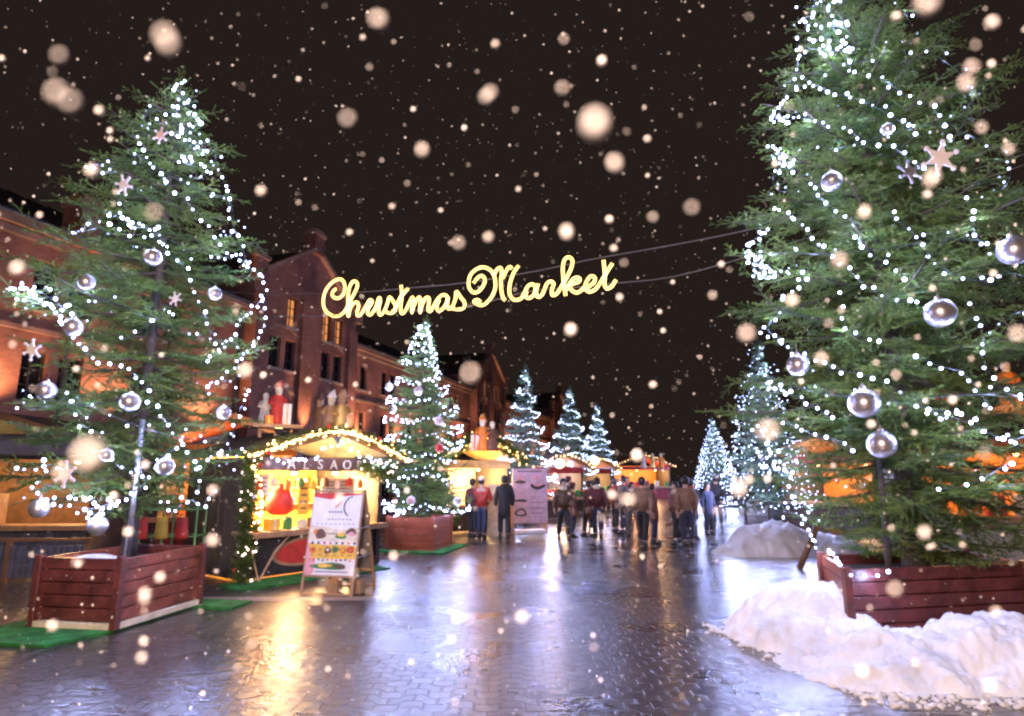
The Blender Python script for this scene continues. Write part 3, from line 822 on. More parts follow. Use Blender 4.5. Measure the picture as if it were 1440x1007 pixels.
def small_tree(label, x, y, apex_y, rb, k, seed, zb=.75, nb=80, needle='needle_far'):
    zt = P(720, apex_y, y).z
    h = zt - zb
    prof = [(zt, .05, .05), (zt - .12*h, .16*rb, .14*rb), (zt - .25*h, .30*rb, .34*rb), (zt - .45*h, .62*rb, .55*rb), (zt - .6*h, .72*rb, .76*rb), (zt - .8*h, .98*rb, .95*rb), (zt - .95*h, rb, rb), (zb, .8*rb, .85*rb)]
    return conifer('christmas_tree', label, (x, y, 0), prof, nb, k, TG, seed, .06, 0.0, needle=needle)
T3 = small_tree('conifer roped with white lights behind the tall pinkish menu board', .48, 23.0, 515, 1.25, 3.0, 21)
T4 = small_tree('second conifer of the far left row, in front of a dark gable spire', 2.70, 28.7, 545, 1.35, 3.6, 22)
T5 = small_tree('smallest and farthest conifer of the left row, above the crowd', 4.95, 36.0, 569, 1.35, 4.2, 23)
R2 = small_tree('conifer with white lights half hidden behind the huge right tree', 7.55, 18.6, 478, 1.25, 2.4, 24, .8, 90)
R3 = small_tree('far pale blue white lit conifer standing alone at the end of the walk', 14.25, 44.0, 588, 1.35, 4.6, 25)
print('LAMPS', NL)
print('TRIS', T1.ntri, RT.ntri, T2.ntri, T3.ntri)

# ------------------------------------------------------------------ string lights
def px_string(t, pts, label, group, **kw):
    return string_light([on_tree(t, x, y) for x, y in pts], label, group, **kw)
g1 = 'white light strings on the left tree'
px_string(T1, [(256,112),(246,132),(272,142),(238,158),(284,170),(244,190),(292,204),(252,224),(300,240)], 'light string zigzagging over the very top of the left tree', g1, step=.085, jit=.03)
px_string(T1, [(195,191),(199,211),(214,231),(236,257),(258,279),(274,296),(296,326),(318,354),(338,364),(348,374),(369,389)], 'light string slanting down to the right below the left treetop', g1)
px_string(T1, [(300,232),(318,262),(322,290),(327,318),(340,342),(345,366),(352,372)], 'short light string down the upper right side of the left tree', g1)
px_string(T1, [(149,310),(171,326),(190,332),(210,330),(234,352),(262,378),(272,402),(284,433),(294,459),(301,477),(310,496)], 'light string from the upper left edge curving to the middle of the left tree', g1)
px_string(T1, [(366,384),(371,417),(343,445),(329,473),(308,491),(290,505)], 'light string hooked over the right edge of the left tree', g1)
px_string(T1, [(372,420),(371,459),(355,484),(331,510),(308,538),(289,552)], 'light string falling from the right edge into the left tree', g1)
px_string(T1, [(352,547),(336,580),(324,622),(299,641),(282,668),(279,690)], 'light string down the lower right edge of the left tree', g1)
px_string(T1, [(9,407),(35,405),(61,426),(84,445),(105,477),(140,510),(173,515),(196,533),(217,571),(238,599),(257,627),(280,659)], 'long bright light string from the far left branch across the left tree', g1, step=.11)
px_string(T1, [(20,418),(48,420),(78,440),(100,462),(96,440),(60,412),(30,402)], 'dense bunch of lights on the far left branch of the left tree', g1, step=.085, jit=.04)
px_string(T1, [(93,552),(103,585),(118,602),(140,608),(160,649),(190,662),(247,631)], 'light string along the lower left boughs of the left tree', g1)
px_string(T1, [(27,663),(55,658),(82,653),(46,690),(91,708),(114,715),(141,713),(183,694),(205,676),(190,655)], 'bright light string looping through the lowest left boughs', g1, step=.095, jit=.03)
px_string(T1, [(85,700),(110,706),(140,702),(160,712),(145,722),(108,722)], 'cluster of lights under the lowest left boughs', g1, step=.08, jit=.03)
px_string(T1, [(160,300),(185,318),(215,322),(230,340)], 'short cluster of lights on the upper left boughs', g1, step=.07, jit=.04)
px_string(T1, [(170,478),(192,470),(215,450),(240,440)], 'four faint lights deep in the middle of the left tree', g1, step=.2)
px_string(T1, [(225,700),(245,720),(262,700),(285,712),(300,690)], 'light string under the lowest right boughs of the left tree', g1, step=.15)
g2 = 'white light strings on the huge right tree'
px_string(RT, [(1150,-40),(1130,-10),(1180,5),(1125,30),(1190,40),(1130,65),(1200,75),(1150,66),(1175,71)], 'light string zigzagging over the top of the huge right tree', g2, step=.10, jit=.04)
px_string(RT, [(1163,16),(1185,45),(1195,95),(1210,103),(1238,111),(1255,120),(1274,135),(1310,149),(1318,159),(1328,185),(1332,199),(1322,222)], 'light string over the upper right shoulder of the right tree', g2, step=.14)
px_string(RT, [(1079,167),(1100,165),(1119,163),(1150,172),(1171,179),(1199,183),(1210,199),(1242,203),(1262,210),(1282,228),(1302,238)], 'light string crossing the upper middle of the right tree', g2, step=.14)
px_string(RT, [(1120,60),(1122,90),(1116,124),(1098,148),(1085,160),(1110,172)], 'light string down the upper left edge of the right tree', g2, step=.13)
px_string(RT, [(1087,222),(1109,230),(1139,260),(1159,284),(1175,296),(1199,318),(1212,346),(1226,359),(1240,369),(1258,377),(1270,391)], 'light string slanting down the middle of the right tree above the baubles', g2, step=.15)
px_string(RT, [(1085,205),(1100,222),(1092,240),(1112,235)], 'small cluster of lights on the left bough of the right tree', g2, step=.07, jit=.04)
px_string(RT, [(1079,326),(1052,346),(1071,369),(1091,385),(1133,388),(1108,418),(1092,443),(1079,463),(1100,480)], 'light string zigzagging down the left edge of the right tree', g2, step=.10, jit=.03)
px_string(RT, [(1050,350),(1062,380),(1080,392),(1060,365)], 'small bunch of lights at the left tip of the right tree', g2, step=.08, jit=.04)
px_string(RT, [(1100,480),(1121,497),(1146,505),(1183,520),(1217,528),(1250,541),(1271,559),(1292,572),(1329,578),(1363,584),(1384,605),(1421,622),(1450,632)], 'long light string sweeping across the right tree past the big silver bauble', g2, step=.14)
px_string(RT, [(1300,575),(1330,585),(1355,592),(1390,610),(1425,618),(1445,612)], 'doubled bright lights at the lower right of the right tree', g2, step=.08, jit=.04)
px_string(RT, [(1178,410),(1183,430),(1186,453),(1196,468),(1234,480)], 'short light string in the middle of the right tree', g2, step=.15)
px_string(RT, [(1363,426),(1378,450),(1384,488),(1386,516),(1394,530),(1411,551),(1440,560)], 'light string hanging straight down the right side of the right tree', g2, step=.14)
px_string(RT, [(1079,622),(1092,647),(1108,659),(1113,689),(1123,714),(1127,730),(1144,766),(1150,790)], 'light string running down the lower left boughs to the planter corner', g2, step=.12)
px_string(RT, [(1060,600),(1085,630),(1070,650),(1100,665),(1118,650)], 'cluster of lights on the lower left bough of the right tree', g2, step=.09, jit=.04)
px_string(RT, [(1100,590),(1154,616),(1173,614),(1195,632)], 'few lights beside the lower silver bauble', g2, step=.16)
px_string(RT, [(1320,689),(1352,684),(1384,672),(1420,650)], 'few lights along the lowest right bough of the right tree', g2, step=.2)
px_string(RT, [(1130,110),(1165,128),(1205,140),(1250,160),(1290,190)], 'light string between the shoulder strings of the right tree', g2, step=.13)
px_string(RT, [(1090,290),(1120,310),(1150,345),(1185,372),(1215,400),(1250,418),(1290,425)], 'light string across the left face of the right tree under the slanting one', g2, step=.13)
px_string(RT, [(1250,300),(1285,330),(1310,365),(1340,385),(1375,395),(1410,390)], 'light string on the upper right face of the right tree', g2, step=.13)
px_string(RT, [(1075,530),(1100,548),(1125,560),(1150,575),(1172,590)], 'light string at the left of the right tree below the zigzag', g2, step=.11)
px_string(RT, [(1290,500),(1320,515),(1345,520),(1370,540),(1392,575)], 'light string right of the big bauble near the hanging one', g2, step=.13)
px_string(RT, [(1365,280),(1368,310),(1373,338),(1385,345)], 'light string at the far right shoulder of the right tree', g2, step=.13)
string_light([Vector((3.98, 8.1, .86)), Vector((3.78, 7.5, .83)), Vector((3.60, 6.93, .76)), Vector((3.85, 6.93, .72)), Vector((4.05, 6.97, .76))], 'light string drooping over the corner of the snow banked planter', g2, step=.16, jit=.01, r=.018, lamp_w=6)
def wind(t, label_, grp, za, zb, turns, nstr, step, r, far=True, m='led_far', sag=.1, jit=.03, a0=0., n3=5):
    for i in range(nstr):
        f0, f1 = i / nstr, (i + 1) / nstr
        # more turns where the crown is wide, as on the photograph
        pts = spiral(t, za + (zb - za) * f0, za + (zb - za) * f1, turns / nstr, a0 + 2 * math.pi * turns * f0, sag, n3)
        lab = label_ % ['upper', 'middle', 'lower', 'lowest'][min(3, int(i * (3.99 if nstr == 4 else 3) / nstr))] if '%s' in label_ else label_
        if far: string_mesh(pts, lab, grp, m, r, step, jit)
        else:
            pp = smooth_path(pts, step); h = 0
            string_light(pts, lab, grp, m=m, r=r, step=step, jit=jit)
for i, (a, b_, tn, ins, a0, w_) in enumerate([(.97, .55, 3.0, .72, 0, 'upper half'), (.5, .06, 2.2, .74, 2, 'lower half')]):
    for (t_, g_, nm_) in ((T1, g1, 'left tree'), (RT, g2, 'huge right tree')):
        H_ = t_.top - t_.bot
        pp_ = smooth_path(spiral(t_, t_.bot + H_ * a, t_.bot + H_ * b_, tn, a0, .2, 4, ins), .2)
        st_ = max(.13, (sum((pp_[k] - pp_[k-1]).length for k in range(1, len(pp_)))) / 98)
        string_light(pp_, 'faint light string wound deep through the %s of the %s' % (w_, nm_), g_, m='faint', r=.012, step=st_ * 1.25, jit=.07, lamp_w=6)
g3 = 'white light strings on the tree in the orange planter'
z2 = T2.top; zl = T2.bot
bands = [(z2-.05, z2-.75, 3.0), (z2-.75, z2-1.25, 1.5), (z2-1.3, z2-1.85, 1.4), (z2-1.9, z2-2.5, 1.25), (z2-2.55, z2-3.1, 1.2), (z2-3.1, z2-3.6, 1.1), (z2-3.65, z2-4.2, 1.0), (zl+.45, zl+.05, 1.1)]
nm = ['topmost', 'second', 'third', 'fourth', 'fifth', 'sixth', 'seventh', 'lowest']
for i, (a, b, tn) in enumerate(bands):
    string_light(spiral(T2, a, b, tn, 1.0 + i * 2.1, .16, 5), '%s light string from the top of the tree in the orange planter' % nm[i] if i < 7 else 'lowest light string of the tree in the orange planter', g3, r=.016, step=.125, jit=.022, lamp_w=10)
pts = [on_tree(T2, x, y) for x, y in [(540,655),(545,672),(552,690),(560,700),(548,712),(538,718),(556,715),(566,722)]]
string_light(pts, 'bunched light string at the lower left of the tree in the orange planter', g3, r=.016, step=.07, jit=.06, lamp_w=4)
wind(T3, '%s run of lights on the conifer behind the menu board', 'light strings on far trees', T3.top - .05, T3.bot + .1, 8.5, 3, .085, .018, jit=.018, a0=.5, sag=.12)
wind(T4, '%s run of lights on the conifer before the dark spire', 'light strings on far trees', T4.top - .05, T4.bot + .1, 7.5, 3, .085, .019, jit=.018, a0=1.5, sag=.12)
wind(T5, '%s run of lights on the farthest conifer of the left row', 'light strings on far trees', T5.top - .05, T5.bot + .1, 8.5, 3, .085, .021, jit=.02, a0=2.5, sag=.12)
wind(R2, '%s run of lights on the conifer behind the huge right tree', 'light strings on far trees', R2.top - .05, R2.bot + .1, 13, 3, .12, .013, jit=.10, a0=.5)
wind(R3, '%s run of dense lights on the lone far conifer', 'light strings on far trees', R3.top - .05, R3.bot + .1, 15, 3, .13, .022, jit=.09, a0=.5)

# ------------------------------------------------------------------ baubles
gb = 'silver baubles on the left tree'
for (x, y, r, lab) in [(215,362,.125,'silver bauble at the upper middle of the left tree below a light string'), (302,413,.105,'silver bauble at the right of the left tree, level with the sign'),
    (122,397,.115,'dark silver bauble on the upper left boughs of the left tree'), (65,549,.13,'silver bauble near the left edge of the left tree'),
    (183,565,.135,'silver bauble beside the long light string at the centre of the left tree'), (314,580,.11,'mirror bauble low on the right edge of the left tree'),
    (232,656,.13,'silver bauble low in front of the support pole'), (103,460,.13,'bright bauble against the long light string on the left tree'),
    (55,715,.13,'frosty bauble hanging from the lowest left bough'), (137,739,.14,'large frosty bauble hanging just above the left planter'), (150,640,.09,'small bauble among the low lights of the left tree')]:
    bauble(on_tree(T1, x, y, .9), r * .8, lab, gb)
gb = 'silver baubles on the huge right tree'
for (x, y, r, lab) in [(1170,255,.145,'dark silver bauble high on the right tree'), (1215,567,.19,'biggest silver bauble at the centre of the right tree'), (1240,625,.175,'lavender silver bauble just below the biggest one'),
    (1322,440,.18,'dark mirror bauble at the right of the right tree'), (1425,352,.18,'silver bauble cut by the right edge of the view'), (1122,513,.15,'silver bauble at the left edge of the right tree by the lights'), (1248,182,.085,'small clear bauble near the top of the right tree')]:
    bauble(on_tree(RT, x, y, .9), r * .8, lab, gb)
gb = 'baubles on the tree in the orange planter'
for (x, y, m, lab) in [(547,544,'white_orn','white bauble at the upper left of the tree in the orange planter'), (588,550,'pink_orn','pale bauble at the upper middle of the tree in the orange planter'), (617,592,'pink_orn','pinkish bauble at the right of the tree in the orange planter'), (570,645,'white_orn','white bauble at the centre of the tree in the orange planter'),
    (578,704,'pink_orn','pink bauble low in front of the trunk in the orange planter'), (643,705,'white_orn','white bauble low at the right of the tree in the orange planter'), (552,576,'silver','silver bauble at the left edge of the tree in the orange planter'), (618,630,'red','red bauble at the right middle of the tree in the orange planter')]:
    bauble(on_tree(T2, x, y, 1.0), .105, lab, gb, m)
for (t, x, y, r, m, lab) in [(T1,90,667,.13,'pink_orn','pink star ornament low at the left of the left tree'), (T1,44,492,.11,'white_orn','white snowflake ornament at the left edge of the left tree'), (T1,173,260,.12,'white_orn','white snowflake ornament high at the left of the left tree'), (T1,225,190,.10,'pink_orn','pale star ornament just under the left treetop'),
    (RT,1323,222,.17,'white_orn','large white snowflake ornament at the upper right of the right tree'), (RT,1280,241,.12,'silver','silver snowflake ornament beside the large white one'), (T1,246,420,.08,'white_orn','small snowflake ornament in the middle of the left tree')]:
    star_ornament(on_tree(t, x, y, 1.02), r, lab, 'snowflake ornaments on the trees', m, rnd.uniform(-.4, .4))
# support pole of the left tree, stakes of the right tree
pp = MB(); pp.tube([P(178, 786, 8.0), P(201, 590, 8.0)], [.035, .03], 10); pp.tube([P(197, 622, 8.0), P(197.3, 619, 8.0)], .045, 10)
tag(pp.build('support_pole', M['steel'], None, True), 'pale metal pole rising from the left planter beside the trunk', 'pole')
pp = MB(); pp.tube([P(1250, 800, 7.35), P(1236, 640, 7.35)], [.035, .03], 8); tag(pp.build('support_pole', M['bark'], None, True), 'thin grey stake beside the trunk of the huge right tree', 'pole')

# ================================================================== THE SIGN
SA = Vector((-4.97, 15.75, 0)); SB = Vector((2.33, 13.4, 0)); SU = (SB - SA).normalized(); SN = Vector((SU.y, -SU.x, 0))
def on_sign(px, py):
    r = ray(px, py); t = SN.dot(SA) / SN.dot(r)
    return Vector((r.x * t, r.y * t, HC + r.z * t))
L1 = lambda q: [(450 + x / 13.09, 380 + y / 13.09) for x, y in q]
L2 = lambda q: [(550 + x / 13.09, 380 + y / 13.09) for x, y in q]
L3 = lambda q: [(650 + x / 12.59, 360 + y / 12.59) for x, y in q]
L4 = lambda q: [(750 + x / 12.0, 355 + y / 12.0) for x, y in q]
letters = [
 [L1([(300,340),(240,390),(225,450),(260,505),(340,515),(420,455),(458,350),(440,225),(375,165),(270,195),(165,285),(95,400),(62,540),(72,680),(135,780),(240,840),(345,840),(430,790)])],
 [L1([(430,790),(520,650),(580,520),(650,390),(690,280),(660,210),(600,215),(545,310),(520,450),(512,620),(508,760),(525,860),(540,760),(580,660),(640,595),(695,600),(710,670),(685,760),(690,835),(750,815),(830,690)])],
 [L1([(830,690),(880,600),(915,545),(960,570),(930,640),(885,720),(880,800),(930,820),(985,760),(1030,680)])],
 [L1([(1030,680),(1062,570),(1090,500),(1112,560),(1085,680),(1080,780),(1115,825),(1185,750)])],
 [L1([(1185,750),(1240,620),(1275,495),(1330,550),(1385,640),(1385,740),(1310,790),(1215,770)])],
 [L2([(20,760),(75,715),(120,610),(170,500),(240,420),(320,325)]), L2([(182,275),(195,380),(195,520),(178,650),(180,770),(220,795),(280,720)])],
 [L2([(280,720),(335,600),(390,495),(410,560),(388,670),(380,785),(420,650),(505,500),(545,550),(533,660),(532,785),(570,640),(640,510),(700,520),(690,640),(680,730),(720,755),(790,650)])],
 [L2([(790,650),(860,530),(950,455),(1035,490),(1020,600),(950,710),(870,745),(840,660),(890,540)]), L2([(1050,500),(1035,620),(1045,710),(1110,690),(1140,650)])],
 [L2([(1140,650),(1185,520),(1200,390),(1280,500),(1350,590),(1345,680),(1260,720),(1120,705)])],
 [L3([(200,480),(270,390),(345,350),(400,410),(385,500),(310,610),(215,650),(135,585),(112,470),(150,330),(250,235),(360,200),(460,225),(540,300),(580,410),(585,560),(540,690),(460,800),(360,870),(260,850),(205,805),(265,775),(330,815)]),
  L3([(560,340),(620,235),(680,210),(700,300),(685,450),(695,620),(725,740),(765,790)]), L3([(720,400),(770,280),(835,190),(880,230)]), L3([(1000,170),(920,280),(865,420),(835,560),(845,690),(920,775),(1040,755),(1100,650)])],
 [L3([(1100,650),(1170,530),(1250,500),(1295,560),(1270,680),(1190,745),(1125,720),(1140,620)]), L3([(1345,490),(1315,600),(1320,710),(1385,725)])],
 [L4([(100,750),(150,710),(190,620),(235,520),(300,490),(345,530),(315,620),(318,720),(390,700),(460,600)])],
 [L4([(460,600),(560,430),(640,260),(660,140),(600,80),(530,120),(498,250),(505,420),(525,600),(545,730)]), L4([(550,640),(630,500),(700,430),(780,435),(770,495),(690,520),(620,560),(650,640),(730,680),(810,640),(860,580)])],
 [L4([(860,600),(900,490),(970,400),(1040,430),(1020,510),(930,580),(880,620),(950,665),(1050,620),(1120,530)])],
 [L4([(1120,530),(1200,400),(1260,300),(1335,185)]), L4([(1185,130),(1198,260),(1210,400),(1200,530),(1240,610),(1320,575),(1395,465)])],
]
chars = 'ChristmasMarket'
sg = thing('illuminated_sign', 'glowing yellow script sign reading Christmas Market hung over the walk', 'sign', on_sign(640, 435), 0)
so = sg.location
for ch, strokes in zip(chars, letters):
    t = MB()
    for q in strokes:
        path = smooth_path([on_sign(*p) for p in q], .035)
        for sgn in (-1, 1):
            off = []
            for i, p in enumerate(path):
                d = (path[min(i + 1, len(path) - 1)] - path[max(i - 1, 0)]).normalized()
                off.append(p - so + d.cross(SN).normalized() * sgn * .026)
            t.tube(off, .0095, 6)
    o = t.build('letter', M['neon'], sg, True)
def cable(px, label, r=.012, ext=None):
    c = MB(); p = smooth_path([on_sign(*q) for q in px], .5); c.tube(p, r, 5)
    tag(c.build('cable', M['cable'], None, True), label, 'cable', 'steel cables holding the sign')
cable([(200,395),(345,412),(420,413),(505,411),(575,405),(660,397),(760,380),(830,365),(870,358),(960,342),(1045,325),(1150,300),(1330,250),(1560,180)], 'upper cable the script sign hangs from')
cable([(250,440),(380,445),(452,444),(560,438),(655,432),(740,410),(800,405),(868,398),(930,392),(1000,376),(1150,330),(1330,270),(1560,190)], 'lower cable running along the foot of the script sign')
# ================================================================== STALLS
def text_mesh(s, size, m, depth=.01):
    cu = bpy.data.curves.new('txt', 'FONT'); cu.body = s; cu.size = size; cu.extrude = depth; cu.align_x = 'CENTER'
    o = bpy.data.objects.new('txt', cu); COL.objects.link(o)
    dg = bpy.context.evaluated_depsgraph_get()
    me = bpy.data.meshes.new_from_object(o.evaluated_get(dg)); me.materials.clear(); me.materials.append(m)
    bpy.data.objects.remove(o); return me
def point(name, loc, energy, col=(1, .58, .24), r=.06, parent=None):
    L = bpy.data.lights.new(name, 'POINT'); L.energy = energy; L.color = col; L.shadow_soft_size = r
    o = bpy.data.objects.new(name, L); COL.objects.link(o); o.location = loc
    if parent: o.parent = parent
    return o
def garland_mesh(path, r, k, rng, dens=26, hang=0.0):
    """tinsel-like greenery along a path"""
    V = []
    temps = [twig_template(l, k, rng) for l in (.12, .17)]
    for i, p in enumerate(path):
        d = np.array((path[min(i + 1, len(path) - 1)] - path[max(i - 1, 0)]).normalized())
        for _ in range(dens):
            v = rng.normal(0, 1, 3); v -= d * v.dot(d) * .6; v[2] -= hang; v /= np.linalg.norm(v)
            ay = np.cross([.3, .2, 1.0], v); ay /= np.linalg.norm(ay); az = np.cross(v, ay)
            T = temps[rng.integers(2)].reshape(-1, 3) * (r / .15)
            V.append(T @ np.stack([v, ay, az], 1).T + np.array(p) + rng.normal(0, .01, 3))
    return np.concatenate(V)
def garland(label, path, r, group, k=1.6, bulbs=None, nb=40, seed=1, dens=10, hang=0.0, balls=()):
    rng = np.random.default_rng(seed)
    o = path[0]; root = thing('garland', label, 'garland', o, 0, group)
    pp = smooth_path(path, .07)
    V = garland_mesh([p - o for p in pp], r, k, rng, dens, hang)
    link('greenery', np_mesh('greenery', V, np.arange(len(V)).reshape(-1, 3), [M['needle']]), root)
    if bulbs:
        for i in range(nb):
            p = pp[rng.integers(len(pp))]; v = Vector(rng.normal(0, 1, 3)).normalized() * r * .85
            link('bulb', bulb_mesh(bulbs, .016), root, p - o + v)
    for i, m in enumerate(balls):
        p = pp[int((i + .5) / len(balls) * len(pp))]; v = Vector(rng.normal(0, 1, 3)).normalized() * r * .8
        b = MB(); b.sphere((0, 0, 0), .045, 10, 7); b.build('ball', M[m], root, True, p - o + v)
    return root
def stall(label, loc, rz, W, D, he, hp, zc, roofm='roofmoss', panel='tarp', front='darkwood', wall='yellow', energy=60, ridge=None, lamps=2, fascia='deepred', sides=True, group='market stalls'):
    root = thing('market_stall', label, 'market stall', loc, rz, group)
    for x in (.05, W - .05):
        for y in (.05, D - .05):
            p = MB(); p.box((x, y, he / 2), (.09, .09, he)); p.build('post', M['darkwood'], root)
    c = MB(); c.box((W / 2, .12, zc - .03), (W + .06, .62, .06)); c.box((W / 2, -.17, zc - .05), (W + .1, .05, .1)); bevel(c.build('counter', M['tanwood'], root), .008)
    f = MB(); n = max(3, int(W / .16))
    for i in range(n): f.box((.1 + (W - .2) * (i + .5) / n, .08, (zc - .08) / 2 + .02), ((W - .2) / n - .012, .03, zc - .12))
    f.box((W / 2, .11, zc / 2), (W - .2, .01, zc - .1)); f.build('front_panel', M[front], root)
    for x in (.02, W - .02) if sides else ():
        s = MB(); nn = 9
        for i in range(nn): s.box((x, D * (i + .5) / nn, he / 2), (.025, D / nn - .008, he - .04))
        s.build('side_panel', M[panel], root)
    b = MB(); b.box((W / 2, D - .03, he / 2 + .05), (W - .1, .03, he)); b.build('back_panel', M[wall], root)
    xr = W * .52 if ridge is None else ridge
    r = MB(); o = .28
    for (xa, xb) in ((-o, xr), (W + o, xr)):
        za = he - .02
        nrm = .06
        r.add([(xa, -.35, za), (xb, -.35, hp), (xb, D + .2, hp), (xa, D + .2, za), (xa, -.35, za + nrm), (xb, -.35, hp + nrm), (xb, D + .2, hp + nrm), (xa, D + .2, za + nrm)],
              [(0,1,2,3), (4,5,6,7), (0,1,5,4), (3,2,6,7), (0,3,7,4)])
    r.build('roof', M[roofm], root)
    gb = MB()
    for (xa, xb) in ((-o, xr), (W + o, xr)):
        gb.beam((xa, -.37, he + .0), (xb, -.37, hp + .0), .035, .16)
    gb.build('barge_board', M['brownwood'], root)
    fa = MB(); fa.box((W / 2, -.02, he - .13), (W, .03, .24)); fa.build('fascia', M[fascia], root)
    for i in range(lamps):
        x = W * (i + .5) / lamps
        l = MB(); l.tube([(x, D * .42, he + .2), (x, D * .42, he - .16)], .008, 5); l.rings([(x, D*.42, he - .27, .12, .12), (x, D*.42, he - .17, .03, .03)], 14, False)
        sh = l.build('lamp_shade', M['dark_frame'], root)
        q = MB(); q.sphere((x, D * .42, he - .27), .055, 12, 8); q.build('bulb', M['warm'], sh, True)
        point('stall_lamp', (x, D * .42, he - .52), energy / lamps, r=.2, parent=root)
    return root
def rot2(rz): return Matrix.Rotation(rz, 4, 'Z')
def W_(st, p): return Matrix.Translation(st.location) @ rot2(st.rotation_euler.z) @ Vector(p)

RZ1 = math.atan2(.785, .62)
S1 = stall('lit food stall with yellow interior between the left tree and the orange planter', (-4.56, 10.93, 0), RZ1, 2.95, 2.3, 2.12, 2.62, .82, energy=1150, lamps=3, wall='yellow', fascia='brown')
# fascia lettering
for i, ch in enumerate('ALSAOR'):
    me = text_mesh(ch, .26, M['cream'], .012)
    o = link('letter', me, S1, (.75 + i * .31, -.055, 1.90)); o.rotation_euler = (R(90), 0, 0)
fl = MB()   # flap below the counter with a red printed oval
fl.box((1.2, .045, .40), (1.9, .012, .62)); fl.build('front_flap', M['dark_frame'], S1)
pr = MB(); poly = [(1.25 + .62 * math.cos(a) + .12 * math.sin(a), .42 + .21 * math.sin(a)) for a in np.linspace(0, 2 * math.pi, 26)[:-1]]
pr.prism(poly, .008, Matrix.Translation((0, .030, 0))); pr.cur = 1
poly = [(1.25 + .70 * math.cos(a) + .12 * math.sin(a), .42 + .26 * math.sin(a)) for a in np.linspace(0, 2 * math.pi, 26)[:-1]]
pr.prism(poly, .004, Matrix.Translation((0, .0345, 0)))
pr.build('printed_oval', [M['red'], M['tanwood']], S1)
rp = MB(); rp.tube([(.9, -.03, .78), (.45, -.22, .5), (.06, -.42, .06)], .018, 6); rp.tube([(.06, -.42, .06), (.02, -.05, .75)], .014, 6); rp.build('stay_rod', M['tanwood'], S1)
mt = mat_obj('dark green turf strip along the foot of the lit food stall', [(-.4, -.75), (2.6, -.75), (2.6, .0), (-.4, .0)], .03); mt.location = S1.location; mt.location.z = 0; mt.rotation_euler.z = RZ1
sh = MB()
for z in (1.18, 1.52): sh.box((1.47, 2.05, z), (2.7, .36, .03))
sh.build('shelf', M['tanwood'], S1)
def jar(p, h, r, m, label, group, lid='gold'):
    t = thing('jar', label, 'jar', p, 0, group)
    b = MB(); b.rings([(0,0,0,r*.9,r*.9),(0,0,.01,r,r),(0,0,h*.75,r,r),(0,0,h*.88,r*.7,r*.7)], 12); b.build('glass_body', M[m], t, True)
    l = MB(); l.rings([(0,0,h*.88,r*.76,r*.76),(0,0,h,r*.76,r*.76)], 12); l.build('lid', M[lid], t); return t
def carton(p, d, rz, m, label, group, ribbon=None):
    t = thing('box', label, 'box', p, rz, group)
    b = MB(); b.box((0, 0, d[2]/2), d); bevel(b.build('carton', M[m], t), .006)
    if ribbon:
        r = MB(); r.box((0, 0, d[2]/2), (d[0]*.16, d[1]+.006, d[2]+.006)); r.build('ribbon', M[ribbon], t)
    return t
mats_ = ['red', 'orange', 'yellow', 'green', 'cream', 'brown']
names_ = {'red': 'red', 'orange': 'orange', 'yellow': 'yellow', 'green': 'green', 'cream': 'cream', 'brown': 'brown'}
for row, z in enumerate((1.195, 1.535)):
    for i in range(12):
        m = mats_[(i * 5 + row * 2) % 6]
        jar(W_(S1, (.28 + i * .215, 1.98 + rnd.uniform(-.04, .04), z)), rnd.uniform(.16, .25), rnd.uniform(.05, .075), m, '%s jar on the %s shelf at the back of the lit food stall' % (names_[m], ('lower', 'upper')[row]), 'jars on the stall shelves')
for i in range(9):
    m = mats_[(i * 7 + 1) % 6]; z = .822
    if i % 3 == 1:
        carton(W_(S1, (.25 + i * .3, .12, z)), (.22, .2, rnd.uniform(.12, .3)), RZ1 + rnd.uniform(-.2, .2), m, '%s box on the counter of the lit food stall, %s' % (names_[m], ['at its left end', '', '', '', 'in the middle', '', '', 'at its right end', ''][i] if i != 1 else 'at its left end'), 'boxes on the stall counter', 'cream')
    else:
        jar(W_(S1, (.25 + i * .3, .10, z)), rnd.uniform(.16, .24), rnd.uniform(.07, .11), m, '%s jar standing on the counter of the lit food stall' % names_[m], 'jars on the stall counter')
for i in range(9):
    m = ['red', 'cream', 'orange', 'green', 'yellow', 'brown', 'cream', 'red', 'orange'][i]
    t = thing('hanging_bag', '%s bag hanging under the fascia of the lit food stall, %s' % (m, ['first at left', 'second from left', 'third from left', 'left of the middle', 'in the middle', 'right of the middle', 'third from right', 'second from right', 'last at right'][i]), 'bag', W_(S1, (.35 + .28 * i, .28, 1.52 + .05 * (i % 2))), 0, 'bags hanging in the lit food stall')
    b = MB(); b.rings([(0,0,0,.05,.035),(0,0,.03,.065,.05),(0,0,.13,.06,.045),(0,0,.17,.02,.02),(0,0,.19,.03,.02)], 10); b.build('bag_body', M[m], t, True)
    b = MB(); b.tube([(0,0,.17),(0,0,.42)], .005, 4); b.build('cord', M['tanwood'], t)
